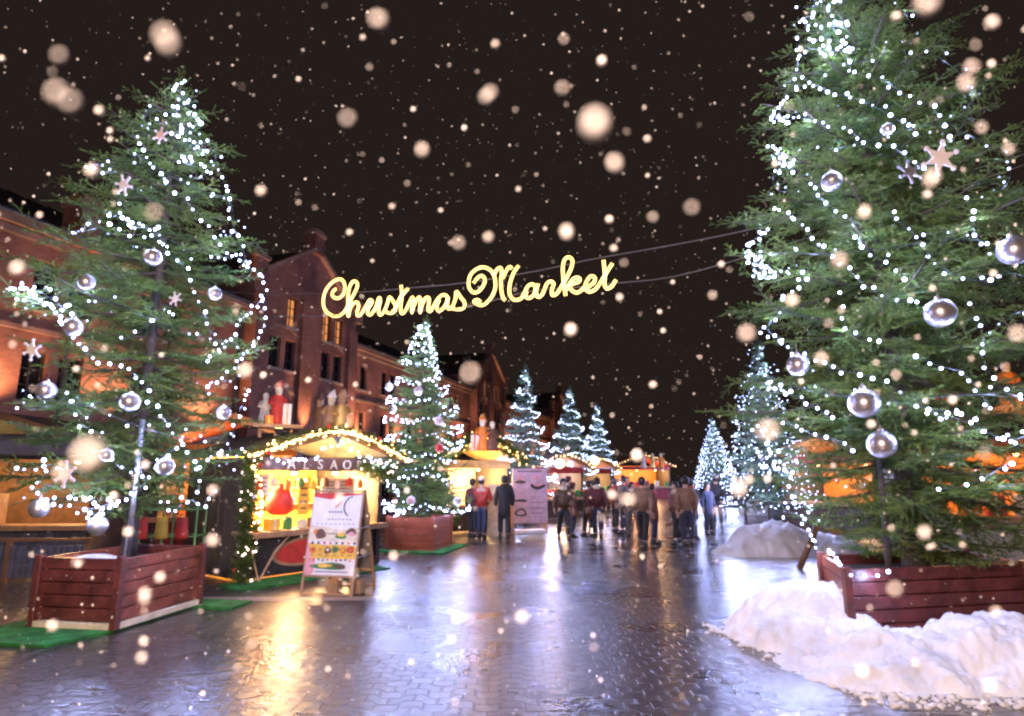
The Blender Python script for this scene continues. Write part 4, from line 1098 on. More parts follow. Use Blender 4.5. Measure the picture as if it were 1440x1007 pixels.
# a round red hanging decoration, posters
t = thing('hanging_sack', 'large red sack hanging in the lit food stall', 'sack', W_(S1, (.95, .55, 1.05)))
b = MB(); b.rings([(0,0,0,.14,.12),(0,0,.08,.25,.2),(0,0,.28,.27,.22),(0,0,.46,.17,.14),(0,0,.52,.06,.05),(0,0,.58,.10,.09)], 16); b.build('sack_body', M['red'], t, True)
b = MB(); b.tube([(0,0,.52),(0,0,1.0)], .01, 5); b.build('cord', M['tanwood'], t)
for (x, z, w, h, m, lab) in ((.42, 1.62, .3, .38, 'white', 'white price poster hanging at the left of the lit food stall'), (1.32, 1.35, .22, .62, 'yellow', 'tall yellow banner hanging in the lit food stall'), (2.1, 1.55, .8, .34, 'cream', 'wide cream poster hanging at the right of the lit food stall')):
    q = MB(); q.box((0, 0, 0), (w, .012, h)); q.cur = 1
    for k in range(4): q.box((0, -.008, h * (.3 - .2 * k)), (w * (.7 - .12 * (k % 2)), .004, h * .05))
    o = q.build('poster', [M[m], M['brown']]); o.location = W_(S1, (x, .35, z)); o.rotation_euler.z = RZ1; tag(o, lab, 'poster', 'posters in the lit food stall')
# garlands and lights of the stall
gg = 'garlands of the lit food stall'
garland('thick light-studded garland down the left corner post of the lit food stall', [W_(S1, (-.05, -.12, 2.15)), W_(S1, (-.1, -.15, 1.5)), W_(S1, (-.05, -.15, .8)), W_(S1, (-.12, -.2, .05))], .19, gg, bulbs='pinkled', nb=34, seed=3, dens=12, balls=('red', 'silver', 'gold', 'silver', 'red'))
garland('garland along the left slope of the stall gable', [W_(S1, (-.25, -.45, 2.15)), W_(S1, (.6, -.45, 2.42)), W_(S1, (1.5, -.45, 2.68))], .13, gg, bulbs='warm', nb=22, seed=4, dens=9, balls=('red', 'gold', 'red'))
garland('garland along the right slope of the stall gable', [W_(S1, (1.56, -.45, 2.68)), W_(S1, (2.4, -.45, 2.42)), W_(S1, (3.2, -.45, 2.14))], .13, gg, bulbs='warm', nb=22, seed=5, dens=9, balls=('gold', 'red', 'gold'))
garland('shaggy garland hanging below the right eave of the stall', [W_(S1, (2.25, -.25, 2.02)), W_(S1, (2.7, -.25, 1.88)), W_(S1, (3.05, -.2, 1.95))], .22, gg, bulbs='pinkled', nb=26, seed=6, dens=13, hang=.6)
gs = 'light strings of the lit food stall'
string_light([W_(S1, (-.3, -.5, 2.10)), W_(S1, (1.53, -.5, 2.6)), W_(S1, (3.23, -.5, 2.08))], 'row of warm bulbs along the gable edge of the lit food stall', gs, m='warm', r=.028, step=.075, jit=.008)
string_light([W_(S1, (.2, -.42, 2.1)), W_(S1, (.6, -.42, 2.02)), W_(S1, (1.1, -.42, 2.18)), W_(S1, (1.53, -.42, 2.42)), W_(S1, (2.0, -.42, 2.2)), W_(S1, (2.5, -.42, 2.06)), W_(S1, (2.9, -.42, 1.98))], 'white icicle lights swagged under the gable of the lit food stall', gs, r=.02, step=.10, jit=.05)
string_light([W_(S1, (-.02, -.2, 1.95)), W_(S1, (.12, -.2, 1.4)), W_(S1, (.1, -.2, .9))], 'bright warm bulbs down the left side of the counter opening', gs, m='warm', r=.03, step=.09, jit=.02)

# figures standing on the roofs
def figure(name, label, loc, rz, h, robe, skin='cream', hat=None, arms=True, group='carved figures on the stall roofs'):
    t = thing(name, label, 'carved figure', loc, rz, group); s = h / 1.0
    b = MB(); b.rings([(0,0,0,.20*s,.16*s),(0,0,.05*s,.21*s,.17*s),(0,0,.35*s,.15*s,.12*s),(0,0,.58*s,.16*s,.11*s),(0,0,.70*s,.13*s,.09*s),(0,0,.76*s,.05*s,.05*s)], 14); b.build('robe', M[robe], t, True)
    hd = MB(); hd.sphere((0, 0, .86*s), .105*s, 14, 10, (.9, .95, 1.1)); hd.sphere((0, -.1*s, .85*s), .022*s, 6, 4); hd.rings([(0, -.04*s, .68*s, .04*s, .03*s), (0, -.05*s, .80*s, .085*s, .06*s)], 10); hd.build('head', M[skin], t, True)
    if hat:
        q = MB(); q.rings([(0,0,.92*s,.125*s,.125*s),(0,0,.95*s,.115*s,.115*s),(.02*s,0,1.06*s,.06*s,.06*s),(.06*s,0,1.12*s,.015*s,.015*s)], 12); q.build('hat', M[hat], t, True)
    for sg in (-1, 1):
        a = MB(); a.tube([(sg*.13*s, 0, .66*s), (sg*.2*s, -.05*s, .52*s), (sg*.12*s, -.19*s, .46*s)], [.055*s, .05*s, .035*s], 8); a.sphere((sg*.11*s, -.21*s, .46*s), .035*s, 8, 6); a.build('arm', M[robe], t, True)
    return t
def P_on(px, py, Y): return P(px, py, Y)
SPK = 12.6
pb = MB(); pb.box((0, 0, 0), (.95, .55, .07)); pb.box((0, 0, -.12), (.06, .06, .2)); pb.box((-.3, 0, -.12), (.06, .06, .2)); pb.box((.3, 0, -.12), (.06, .06, .2))
o = pb.build('figure_platform', M['tanwood']); o.location = P(388, 600, SPK); o.rotation_euler.z = .5; tag(o, 'wooden platform on the roof carrying the red robed figure', 'platform')
figure('carved_figure', 'red robed bearded figure with gifts on the roof of the lit food stall', P(389, 599, SPK) + Vector((0, 0, .035)), .5, .82, 'red', 'cream', 'red')
figure('carved_figure', 'cream robed figure beside the red robed one on the stall roof', P(371, 597, SPK + .1) + Vector((0, 0, .02)), .7, .66, 'cream', 'cream', None)
carton(P(402, 600, SPK - .05) + Vector((0, 0, .04)), (.16, .16, .42), .5, 'white', 'tall white parcel standing beside the red robed figure', 'parcels on the stall roof', 'gold')
carton(P(377, 601, SPK - .25) + Vector((0, 0, .04)), (.16, .14, .2), .5, 'orange', 'small orange parcel in front of the robed figures', 'parcels on the stall roof', 'gold')
figure('carved_figure', 'gold lit figure in a short cape at the gable peak of the food stall', P(479, 611, 12.9), .3, .86, 'gold', 'tanwood', 'tanwood')
figure('carved_figure', 'pale bearded figure left of the gold lit one on the stall gable', P(464, 610, 13.1), .1, .84, 'tanwood', 'cream', 'white')
figure('carved_figure', 'dark carved figure at the left of the pair on the stall gable', P(448, 606, 13.4), -.2, .72, 'brownwood', 'tanwood', 'brown')
point('figure_lamp', P(392, 592, SPK - 1.0), 14, (1, .6, .25), .05)
point('figure_lamp', P(474, 602, 12.0), 16, (1, .6, .25), .05)
for (q, lab) in ((P(392, 604, SPK - 1.0), 'small floodlight aimed at the red robed roof figure'), (P(474, 615, 12.0), 'small floodlight aimed at the gable figures')):
    f = MB(); f.rings([(0,0,-.09,.05,.05),(0,0,0,.09,.09),(0,0,.02,.09,.09)], 12); f.box((0,.06,-.1),(.03,.1,.05)); f.cur = 1; f.rings([(0,0,.022,.07,.07),(0,0,.026,.07,.07)], 12)
    o = f.build('floodlight', [M['dark_frame'], M['warm']]); o.location = q; tag(o, lab, 'floodlight', 'floodlights on the food stall roof')

# second stall, gold roof, behind the orange planter
S2 = stall('gold decorated stall behind the two standing shoppers', (-2.35, 19.6, 0), R(33), 2.7, 2.2, 2.25, 2.95, .85, energy=520, wall='cream', roofm='gold', lamps=2, fascia='gold')
garland('gold lit garland over the gable of the gold decorated stall', [W_(S2, (-.3, -.5, 2.2)), W_(S2, (1.4, -.5, 3.0)), W_(S2, (3.0, -.5, 2.2))], .24, 'garlands of the far stalls', 2.2, 'warm', 60, 12, 9, 0, ('gold', 'red', 'gold', 'red', 'gold'))
garland('pink and white lit garland down the left side of the gold decorated stall', [W_(S2, (-.15, -.4, 2.1)), W_(S2, (-.1, -.5, 1.2)), W_(S2, (.1, -.6, .4))], .34, 'garlands of the far stalls', 2.2, 'pinkled', 60, 13, 12, 0, ('red', 'white', 'red', 'white'))
string_light([W_(S2, (1.5, -.5, 2.95)), W_(S2, (3.0, -.5, 2.3))], 'row of warm bulbs on the right gable slope of the gold decorated stall', 'light strings of the far stalls', m='warm', r=.035, step=.10)
string_light([W_(S2, (-.25, -.5, 2.25)), W_(S2, (1.35, -.5, 2.95))], 'row of warm bulbs on the left gable slope of the gold decorated stall', 'light strings of the far stalls', m='warm', r=.035, step=.10)
figure('carved_figure', 'orange robed figure on the roof of the gold decorated stall, left', P(678, 634, 19.4), 0, 1.05, 'orange', 'cream', 'orange')
figure('carved_figure', 'brown robed figure on the roof of the gold decorated stall, right', P(692, 634, 19.4), .3, .95, 'brown', 'cream', None)
carton(P(668, 634, 19.4), (.25, .2, .5), 0, 'cream', 'cream parcel on the roof of the gold decorated stall', 'parcels on the stall roof', 'red')
point('figure_lamp', P(684, 630, 18.2), 25, (1, .5, .18), .05)
bx = MB(); bx.box((0, 0, .75), (.55, .04, 1.5)); bx.box((-.24, .02, .75), (.05, .06, 1.5)); bx.box((.24, .02, .75), (.05, .06, 1.5)); o = bx.build('display_panel', M['cream']); o.location = G(697, 757) + Vector((0, .6, 0)); tag(o, 'cream display panel standing between the red and the black coat', 'panel')
# third stall behind the menu board, with bright lamps, more stalls down the row
S3 = stall('warm lit stall behind the tall menu board', (.75, 25.2, 0), R(40), 3.0, 2.2, 2.1, 2.6, .85, energy=260, wall='cream', roofm='brownwood', lamps=2, fascia='deepred')
S4 = stall('warm lit stall far down the left row behind the crowd', (3.2, 31.5, 0), R(45), 3.0, 2.2, 2.1, 2.6, .85, energy=240, wall='yellow', roofm='brownwood', lamps=2)
S5 = stall('farthest red fronted stall at the end of the walk', (7.6, 47, 0), R(12), 4.6, 2.4, 2.4, 3.2, .9, energy=330, wall='orange', roofm='deepred', front='deepred', lamps=3)
for S, nm_ in ((S3, 'the stall behind the menu board'), (S4, 'the stall behind the crowd'), (S5, 'the farthest red fronted stall')):
    W0 = 4.6 if S is S5 else 3.0; hp0 = 3.2 if S is S5 else 2.6; he0 = 2.4 if S is S5 else 2.1
    string_light([W_(S, (-.25, -.5, he0)), W_(S, (W0 * .52, -.5, hp0)), W_(S, (W0 + .25, -.5, he0))], 'row of warm bulbs along the gable of ' + nm_, 'light strings of the far stalls', m='warm_far', r=.026, step=.22)
    for i in range(6):
        m = mats_[(i * 5 + 2) % 6]
        carton(W_(S, (.3 + i * (W0 - .6) / 5, .12, .87 if S is not S5 else .92)), (.28, .26, rnd.uniform(.2, .45)), S.rotation_euler.z, m, '%s box on the counter of %s' % (names_[m], nm_), 'boxes on far stall counters')
def lantern(p, r, label, e):
    t = thing('lantern', label, 'lantern', p, 0, 'bright lanterns of the far stalls')
    g_ = MB(); g_.sphere((0, 0, 0), r, 14, 9); g_.build('globe', M['warm_far'], t, True)
    c_ = MB(); c_.rings([(0,0,r*.95,r*.3,r*.3),(0,0,r*1.2,r*.25,r*.25)], 10); c_.tube([(0,0,r*1.2),(0,0,r*2.6)], .015, 5); c_.build('hanger', M['dark_frame'], t)
    point('lantern_lamp', Vector(p) + Vector((0, -r * 1.6, -.05)), e, (1, .6, .28), r)
lantern(P(787, 652, 24.0), .18, 'bright globe lantern right of the tall menu board', 130)
lantern(P(837, 648, 30.0), .18, 'bright globe lantern above the left part of the crowd', 130)
for (px, lab, m) in ((905, 'cream', 'cream'), (918, 'gold', 'gold'), (930, 'orange', 'orange')):
    figure('carved_figure', '%s robed figure on the roof of the farthest red fronted stall' % lab, P(px, 658, 46.5), .2, 1.1, m, 'cream', None)
# right side stalls behind the huge tree
S6 = stall('wide stall with pale counter front behind the huge right tree', (8.0, 12.9, 0), R(-22), 4.6, 2.6, 2.5, 3.2, 1.0, energy=230, front='cream', wall='orange', roofm='brownwood', lamps=3)
S7 = stall('warm lit stall on the right beyond the half hidden conifer', (9.6, 22.5, 0), R(-60), 3.4, 2.4, 2.4, 3.1, .9, energy=220, wall='orange', roofm='brownwood', lamps=2)
for i in range(8):
    m = ['orange', 'red', 'cream', 'brown', 'gold', 'red', 'orange', 'cream'][i]
    nm_ = {'gold': 'golden'}.get(m, m)
    carton(W_(S6, (1.1 + i * .45, .12, 1.002)), (.3, .26, rnd.uniform(.2, .42)), R(-22), m, '%s box on the pale counter behind the huge right tree' % nm_, 'boxes on the pale counter', 'cream')
for i in range(3):
    figure('carved_figure', ['red', 'orange', 'brown'][i] + ' robed figure on the roof of the stall behind the huge right tree', W_(S6, (1.0 + i * 1.1, .3, [2.86, 3.2, 2.9][i])), R(-22), .9, ['red', 'orange', 'brown'][i], 'cream', 'red' if i == 0 else None)
point('figure_lamp', W_(S6, (2.1, -1.0, 3.3)), 40, (1, .5, .2), .05)
figure('carved_figure', 'golden figure standing on the roof of the stall beyond the half hidden conifer', P(1080, 618, 22.0), 0, 1.0, 'gold', 'cream', None)
point('figure_lamp', P(1085, 600, 20.8), 25, (1, .6, .25), .05)
# white mini tree
mtp = W_(S6, (.45, .1, 1.002)); t = thing('tabletop_tree', 'small white tabletop tree at the left end of the pale counter', 'ornament', mtp)
b = MB()
for i in range(6): b.rings([(0,0,.06+.075*i,.17*(1-i/6.6),.17*(1-i/6.6)),(0,0,.15+.075*i,.03,.03)], 12)
b.build('foliage', M['white'], t); b = MB(); b.rings([(0,0,0,.08,.08),(0,0,.02,.08,.08),(0,0,.025,.02,.02),(0,0,.08,.02,.02)], 10); b.build('stand', M['tanwood'], t)
# left stall with the dark canopy behind the left tree
S8 = stall('stall with a slate blue canopy at the far left behind the left tree', (-12.6, 12.6, 0), R(4), 4.1, 2.4, 2.35, 3.0, .8, energy=190, front='bluegrey', wall='brownwood', roofm='roofmoss', lamps=2, fascia='canvas')
cn = MB(); cn.add([(-.3,-.05,2.62),(4.35,-.05,2.62),(4.35,-.85,2.46),(-.3,-.85,2.46),(-.3,-.87,2.18),(4.35,-.87,2.18)], [(0,1,2,3),(3,2,5,4)]); o = cn.build('canopy', M['canvas'], S8); sm = o.modifiers.new('Solid', 'SOLIDIFY'); sm.thickness = .02
eg = MB(); eg.box((2.02, -.87, 2.485), (4.66, .03, .035)); eg.box((2.02, -.885, 2.17), (4.66, .03, .025)); eg.build('canopy_rail', M['steel'], S8)
carton(G(5, 800, 0) * 0 + W_(S8, (1.75, -.02, .802)), (1.1, .45, .62), R(4), 'tanwood', 'big tan box on the counter under the slate blue canopy', 'boxes on the canopy stall')
S9 = stall('orange lit stall deeper in behind the left tree', (-8.1, 14.3, 0), R(15), 3.0, 2.2, 2.5, 3.15, .85, energy=300, wall='orange', roofm='orangewood', lamps=2, fascia='orange', front='deepred')
for i in range(5):
    carton(W_(S9, (.4 + i * .55, .1, .872)), (.3, .26, rnd.uniform(.25, .5)), R(15), mats_[(i*5+1)%6], '%s box on the counter of the orange lit stall at left' % names_[mats_[(i*5+1)%6]], 'boxes on the orange lit stall', 'cream')
# blue barrier and green rack beside it
br = thing('barrier', 'low slate blue slatted barrier at the left edge', 'barrier', (-9.9, 10.9, 0), R(3))
for x in (0, 1.3, 2.6): b = MB(); b.box((x, 0, .36), (.07, .07, .72)); b.build('post', M['brownwood'], br)
b = MB(); b.box((1.3, 0, .70), (2.7, .09, .05)); b.build('top_rail', M['brownwood'], br)
b = MB()
for i in range(24): b.box((.06 + i * .108, 0, .34), (.07, .03, .52))
b.build('slats', M['bluegrey'], br)
rk = thing('rack', 'green metal rack with hanging goods between the left planter and the stall', 'rack', (-6.55, 10.9, 0), R(5))
for x in (0, .55, 1.1):
    for y in (0, .4): b = MB(); b.tube([(x, y, 0), (x, y, 1.25)], .018, 8); b.build('upright', M['greenmetal'], rk)
for z in (.3, .75, 1.2):
    b = MB(); b.tube([(0,0,z),(1.1,0,z)], .014, 6); b.tube([(0,.4,z),(1.1,.4,z)], .014, 6); b.tube([(0,0,z),(0,.4,z)], .014, 6); b.tube([(1.1,0,z),(1.1,.4,z)], .014, 6); b.build('rail', M['greenmetal'], rk)
for i, m in enumerate(('red', 'yellow', 'red')):
    t = thing('bag', ['red bag hanging at the left of the green rack', 'yellow bag hanging in the middle of the green rack', 'red bag hanging at the right of the green rack'][i], 'bag', Matrix.Translation(rk.location) @ rot2(R(5)) @ Vector((.22 + .33 * i, -.03, .72)), 0, 'bags on the green rack')
    b = MB(); b.rings([(0,0,0,.11,.05),(0,0,.05,.12,.06),(0,0,.3,.10,.05),(0,0,.36,.09,.03)], 10); b.build('bag_body', M[m], t, True)
    b = MB(); b.tube([(-.05,0,.36),(0,0,.49),(.05,0,.36)], .008, 5); b.build('handle', M[m], t)

# ================================================================== BOARDS
ab = thing('menu_board', 'white A frame menu board with food pictures in front of the lit stall', 'menu board', (-3.22, 9.86, 0), R(-11))
Wd, Hh = .86, 1.56
for y0, y1, nm_ in ((0, .28, 'front'), (.86, .32, 'rear')):
    b = MB()
    for x in (.02, Wd - .02): b.beam((x, y0, 0), (x, y1, Hh), .035, .035)
    for f in (.02, .18, .985): b.beam((.03, y0 + (y1 - y0) * f, Hh * f), (Wd - .03, y0 + (y1 - y0) * f, Hh * f), .03, .03)
    b.build('%s_frame' % nm_, M['tanwood'], ab)
b = MB(); b.box((0.02, .3, .55), (.02, .56, .02)); b.box((Wd - .02, .38, .55), (.02, .56, .02)); b.box((Wd-.02,.35,.98),(.02,.33,.02)); b.build('brace', M['steel'], ab)
tl = math.atan2(.28, Hh)
Mp = Matrix.Translation((0, .28 * .19 - .022, Hh * .19)) @ Matrix.Rotation(-tl, 4, 'X')
pn = MB(); pw, phh = Wd - .05, Hh * .79
pn.prism([(.025, 0), (.025 + pw, 0), (.025 + pw, phh), (.025, phh)], .015, Mp)
def disc(cx, cz, rx, rz_, c, th=.004, n=18, ang=0.0, off=.004):
    pn.cur = c
    pts = []
    for i in range(n):
        a = 2 * math.pi * i / n; w = 1 + .12 * math.sin(3 * a + cx * 40)
        x, z = rx * w * math.cos(a), rz_ * w * math.sin(a); pts.append((cx + x * math.cos(ang) - z * math.sin(ang), cz + x * math.sin(ang) + z * math.cos(ang)))
    pn.prism(pts, th, Mp @ Matrix.Translation((0, -off, 0)))
def stroke(pts, w, c):
    pn.cur = c
    for (a, b2) in zip(pts[:-1], pts[1:]):
        d = Vector((b2[0] - a[0], b2[1] - a[1])); L_ = d.length; nrm = Vector((-d.y, d.x)) / (L_ + 1e-9) * w / 2
        pn.prism([(a[0]+nrm.x, a[1]+nrm.y), (b2[0]+nrm.x, b2[1]+nrm.y), (b2[0]-nrm.x, b2[1]-nrm.y), (a[0]-nrm.x, a[1]-nrm.y)], .003, Mp @ Matrix.Translation((0, -.0035, 0)))
BM = [M['white'], M['red'], M['brown'], M['orange'], M['yellow'], M['green'], M['pink'], M['dark_frame'], M['cream']]
pn.cur = 1; pn.prism([(.025, phh), (.025 + pw, phh), (.025 + pw, phh - .02), (.55, phh - .05), (.3, phh - .10), (.025, phh - .06)], .003, Mp @ Matrix.Translation((0, -.0032, 0)))
pn.cur = 4; pn.prism([(.025, .24), (.025 + pw, .24), (.025 + pw, .43), (.6, .45), (.3, .44), (.025, .47)], .0022, Mp @ Matrix.Translation((0, -.0024, 0)))
pn.cur = 8; pn.prism([(.025, .50), (.025 + pw, .49), (.025 + pw, .70), (.5, .67), (.25, .72), (.025, .74)], .0022, Mp @ Matrix.Translation((0, -.0024, 0)))
pn.cur = 6; pn.prism([(.025, .0), (.025 + .12, .0), (.025 + .1, .22), (.025, .5)], .0022, Mp @ Matrix.Translation((0, -.0027, 0)))
for k in range(7): stroke([(.30 + .06 * k, .82 + .01 * (k % 2)), (.335 + .06 * k, .83)], .012, 7)
for k in range(9): stroke([(.12 + .075 * k, .755), (.16 + .075 * k, .757)], .008, 2)
for k in range(10): disc(.09 + .074 * k, .215 + .006 * (k % 3), .02, .016, [3, 1, 5, 2, 3, 4, 1, 2, 5, 3][k], off=.006)
stroke([(.42, 1.16), (.5, 1.12), (.46, 1.05), (.4, 1.0)], .02, 3)
stroke([(.62, 1.16), (.56, 1.08), (.55, 1.0), (.58, .93), (.63, .88)], .022, 7); stroke([(.60, 1.15), (.68, 1.18)], .016, 7)
for k in range(5): stroke([(.30 + .05 * k, .93), (.32 + .05 * k, .955), (.33 + .05 * k, .92)], .011, 2)
disc(.22, .60, .085, .075, 2, off=.0055); disc(.16, .63, .07, .05, 3); disc(.56, .58, .09, .05, 5); disc(.56, .60, .06, .035, 4, off=.008); disc(.72, .64, .085, .055, 2); disc(.73, .61, .06, .03, 6, off=.008)
for k in range(4): stroke([(.32 + .045 * k, .60), (.34 + .045 * k, .62), (.355 + .045 * k, .595)], .01, 7)
for k in range(6):
    disc(.12 + .125 * k, .36 + .015 * (k % 2), .058, .05, [3, 4, 2, 5, 3, 1][k]); disc(.12 + .125 * k, .37, .025, .02, [1, 3, 8, 2, 4, 3][k], off=.008)
    stroke([(.09 + .125 * k, .29), (.15 + .125 * k, .29)], .009, 7)
disc(.12, .13, .07, .11, 6); disc(.42, .13, .30, .05, 5); disc(.35, .14, .12, .03, 4, off=.008); disc(.6, .13, .1, .03, 2, off=.008); stroke([(.2, .05), (.75, .05)], .012, 7)
for k in range(8): disc(.10 + .1 * k, .47, .022, .02, [7, 2, 1, 3, 5, 2, 3, 7][k])
pn.cur = 0
o = pn.build('menu_panel', BM, ab)
b = MB(); b.prism([(.03, 0), (Wd - .03, 0), (Wd - .03, Hh * .75), (.03, Hh * .75)], .012, Matrix.Translation((0, .86 - .54 * .2 - .02, Hh * .2)) @ Matrix.Rotation(math.atan2(.54, Hh), 4, 'X')); b.build('rear_panel', M['grey'], ab)
for x in (.42, .80):
    b = MB(); b.box((x, .3, .11), (.17, .2, .2)); bevel(b.build('ballast', M['tanwood'], ab), .015)

mb = thing('menu_board', 'tall pinkish menu board with dark oval dishes beside the black coat', 'menu board', (.03, 19.6, 0), R(10))
for x in (.03, 1.07):
    b = MB(); b.beam((x, 0, 0), (x, .12, 1.95), .05, .05); b.build('leg', M['tanwood'], mb); b = MB(); b.beam((x, .5, 0), (x, .15, 1.9), .05, .05); b.build('leg', M['tanwood'], mb)
pn = MB(); Mp = Matrix.Translation((0, -.01, .32)) @ Matrix.Rotation(-.06, 4, 'X')
pn.prism([(0, 0), (1.1, 0), (1.1, 1.66), (0, 1.66)], .03, Mp)
for (cx_, cz_, rx_, rz_, c_) in ((.25,.32,.19,.12,7),(.25,.32,.13,.07,0),(.25,.68,.22,.04,7),(.8,1.12,.24,.10,7),(.8,1.17,.16,.05,6),(.25,1.25,.18,.05,2),(.25,1.38,.12,.06,6),(.75,1.38,.1,.08,6)): disc(cx_, cz_, rx_, rz_, c_, .004, 20, 0, .004 if c_ == 7 or c_ == 2 else .008)
stroke([(.15,1.58),(.95,1.58)], .03, 7)
for k in range(3): stroke([(.6, .3 + .16 * k), (.98, .3 + .16 * k)], .02, 2)
pn.build('menu_panel', [mat('pinkboard', (.62, .42, .50), .5)] + BM[1:], mb)
b = MB(); b.box((.55, .2, .06), (.95, .4, .1)); b.build('base', M['white'], mb)

# ================================================================== PEOPLE
def skin_mesh(nodes, edges, radii, sub=1, root=0):
    me = bpy.data.meshes.new('sk'); me.from_pydata(nodes, edges, []); 
    o = bpy.data.objects.new('sk', me); COL.objects.link(o)
    m = o.modifiers.new('Skin', 'SKIN'); m.use_smooth_shade = True
    if not me.skin_vertices: 
        bm = bmesh.new(); bm.from_mesh(me); bm.verts.layers.skin.verify(); bm.to_mesh(me); bm.free()
    for i, r in enumerate(radii):
        me.skin_vertices[0].data[i].radius = (r, r) if not isinstance(r, tuple) else r
        me.skin_vertices[0].data[i].use_root = (i == root)
    s_ = o.modifiers.new('Sub', 'SUBSURF'); s_.levels = sub; s_.render_levels = sub
    dg = bpy.context.evaluated_depsgraph_get(); dg.update()
    out = bpy.data.meshes.new_from_object(o.evaluated_get(dg)); bpy.data.objects.remove(o)
    out.polygons.foreach_set('use_smooth', [True] * len(out.polygons))
    return out
POSES = {}
def pose_meshes(pose):
    if pose in POSES: return POSES[pose]
    sw, armf = {'stand': (.02, .03), 'walk': (.20, .14), 'stride': (.13, -.1), 'hold': (.05, .30)}[pose]
    hipz, kz, az = .90, .49, .09
    N = []; E = []; Rr = []
    def add(p, r, par=None):
        N.append(p); Rr.append(r)
        if par is not None: E.append((par, len(N) - 1))
        return len(N) - 1
    pel = add((0, 0, hipz + .04), (.13, .11)); sp = add((0, 0, 1.12), (.125, .10), pel); ch = add((0, 0, 1.32), (.15, .11), sp); nk = add((0, .005, 1.45), .055, ch)
    hd = add((0, -.005, 1.53), .075, nk); hd2 = add((0, -.01, 1.62), .092, hd); hd3 = add((0, .0, 1.69), .06, hd2)
    nose = add((0, -.115, 1.585), .016, hd2)
    legs = []
    for sg in (-1, 1):
        f = sw * sg
        h_ = add((sg * .09, 0, hipz - .03), .092, pel); k_ = add((sg * .095, -f * .55 - .02, kz), .062, h_); a_ = add((sg * .095, -f + .02, az), .043, k_); t_ = add((sg * .105, -f - .13, .045), .036, a_)
        legs.append((h_, k_, a_, t_))
        s_ = add((sg * .19, 0, 1.37), .06, ch); e_ = add((sg * .25, .02 - armf * .3 * (sg if pose != 'hold' else 1), 1.10), .045, s_)
        w_ = add((sg * (.25 if pose != 'hold' else .15), -.03 - armf * (sg if pose != 'hold' else 1), .88 if pose != 'hold' else 1.08), .032, e_)
        W0 = Vector(N[w_]); fd = Vector((0, -.02, -1)) if pose != 'hold' else Vector((-sg * .5, -.8, .1)); fd.normalize()
        pm = add(tuple(W0 + fd * .055), (.036, .02), w_)
        sd = fd.cross(Vector((0, 0, 1)) if pose == 'hold' else Vector((1, 0, 0))).normalized()
        for i, (o_, l_) in enumerate(((-.026, .062), (-.009, .074), (.009, .07), (.026, .055))):
            p1 = add(tuple(W0 + fd * .095 + sd * o_), .0095, pm); add(tuple(W0 + fd * (.095 + l_) + sd * o_ * 1.1 + Vector((-sg * .018, -.004, 0))), .008, p1)
        th = add(tuple(W0 + fd * .05 + sd * -.04), .011, pm); add(tuple(W0 + fd * .085 + sd * -.058), .009, th)
    body = skin_mesh(N, E, Rr, 1, 0)
    n = lambda i: N[i]
    # trousers
    TN = [(0, 0, hipz + .10), (0, 0, hipz)]; TE = [(0, 1)]; TR = [(.155, .13), (.155, .13)]
    for h_, k_, a_, t_ in legs:
        b = len(TN); TN += [n(h_), n(k_), (n(a_)[0], n(a_)[1], .13)]; TE += [(1, b), (b, b + 1), (b + 1, b + 2)]; TR += [.112, .085, .072]
    trousers = skin_mesh(TN, TE, TR, 1, 1)
    # coat with sleeves
    def coat(hem):
        CN = [(0, .0, hem), (0, 0, (hem + 1.15) / 2), (0, 0, 1.15), (0, 0, 1.33), (0, 0, 1.45)]; CE = [(0,1),(1,2),(2,3),(3,4)]; CR = [(.21, .18), (.195, .165), (.18, .145), (.185, .135), (.085, .08)]
        i0 = 13
        for sg in (-1, 1):
            s_ = [i for i, p in enumerate(N) if abs(p[0] - sg * .19) < 1e-6 and abs(p[2] - 1.37) < 1e-6][0]
            b = len(CN); CN += [n(s_), n(s_ + 1), n(s_ + 2)]; CE += [(3, b), (b, b + 1), (b + 1, b + 2)]; CR += [.085, .072, .058]
        return skin_mesh(CN, CE, CR, 1, 2)
    shoes = []
    for h_, k_, a_, t_ in legs:
        A = Vector(n(a_)); s_ = MB(); s_.rings([(A.x, A.y - .05, .0, .05, .135), (A.x, A.y - .05, .03, .052, .138), (A.x, A.y - .04, .07, .045, .115), (A.x, A.y + .01, .14, .048, .055)], 12)
        shoes.append(s_.mesh('shoe', M['shoe'], True))
    hr = MB(); hr.rings([(0, .035, 1.53, .07, .06), (0, .02, 1.60, .104, .093), (0, .015, 1.68, .098, .092), (0, .01, 1.735, .06, .055), (0, .01, 1.75, .01, .01)], 14)
    cp = MB(); cp.rings([(0, .0, 1.635, .112, .118), (0, .0, 1.67, .115, .12), (0, .0, 1.73, .085, .09), (0, 0, 1.765, .02, .02)], 14); pass
    sc = MB(); sc.rings([(0, 0, 1.40, .12, .105), (0, 0, 1.44, .125, .115), (0, 0, 1.49, .10, .10), (0, 0, 1.51, .085, .085)], 14)
    POSES[pose] = dict(body=body, trousers=trousers, short=coat(.84), long=coat(.50), shoes=shoes, hair=hr.mesh('hair', M['hair'], True), cap=cp.mesh('cap', M['hair'], True), scarf=sc.mesh('scarf', M['hair'], True))
    return POSES[pose]
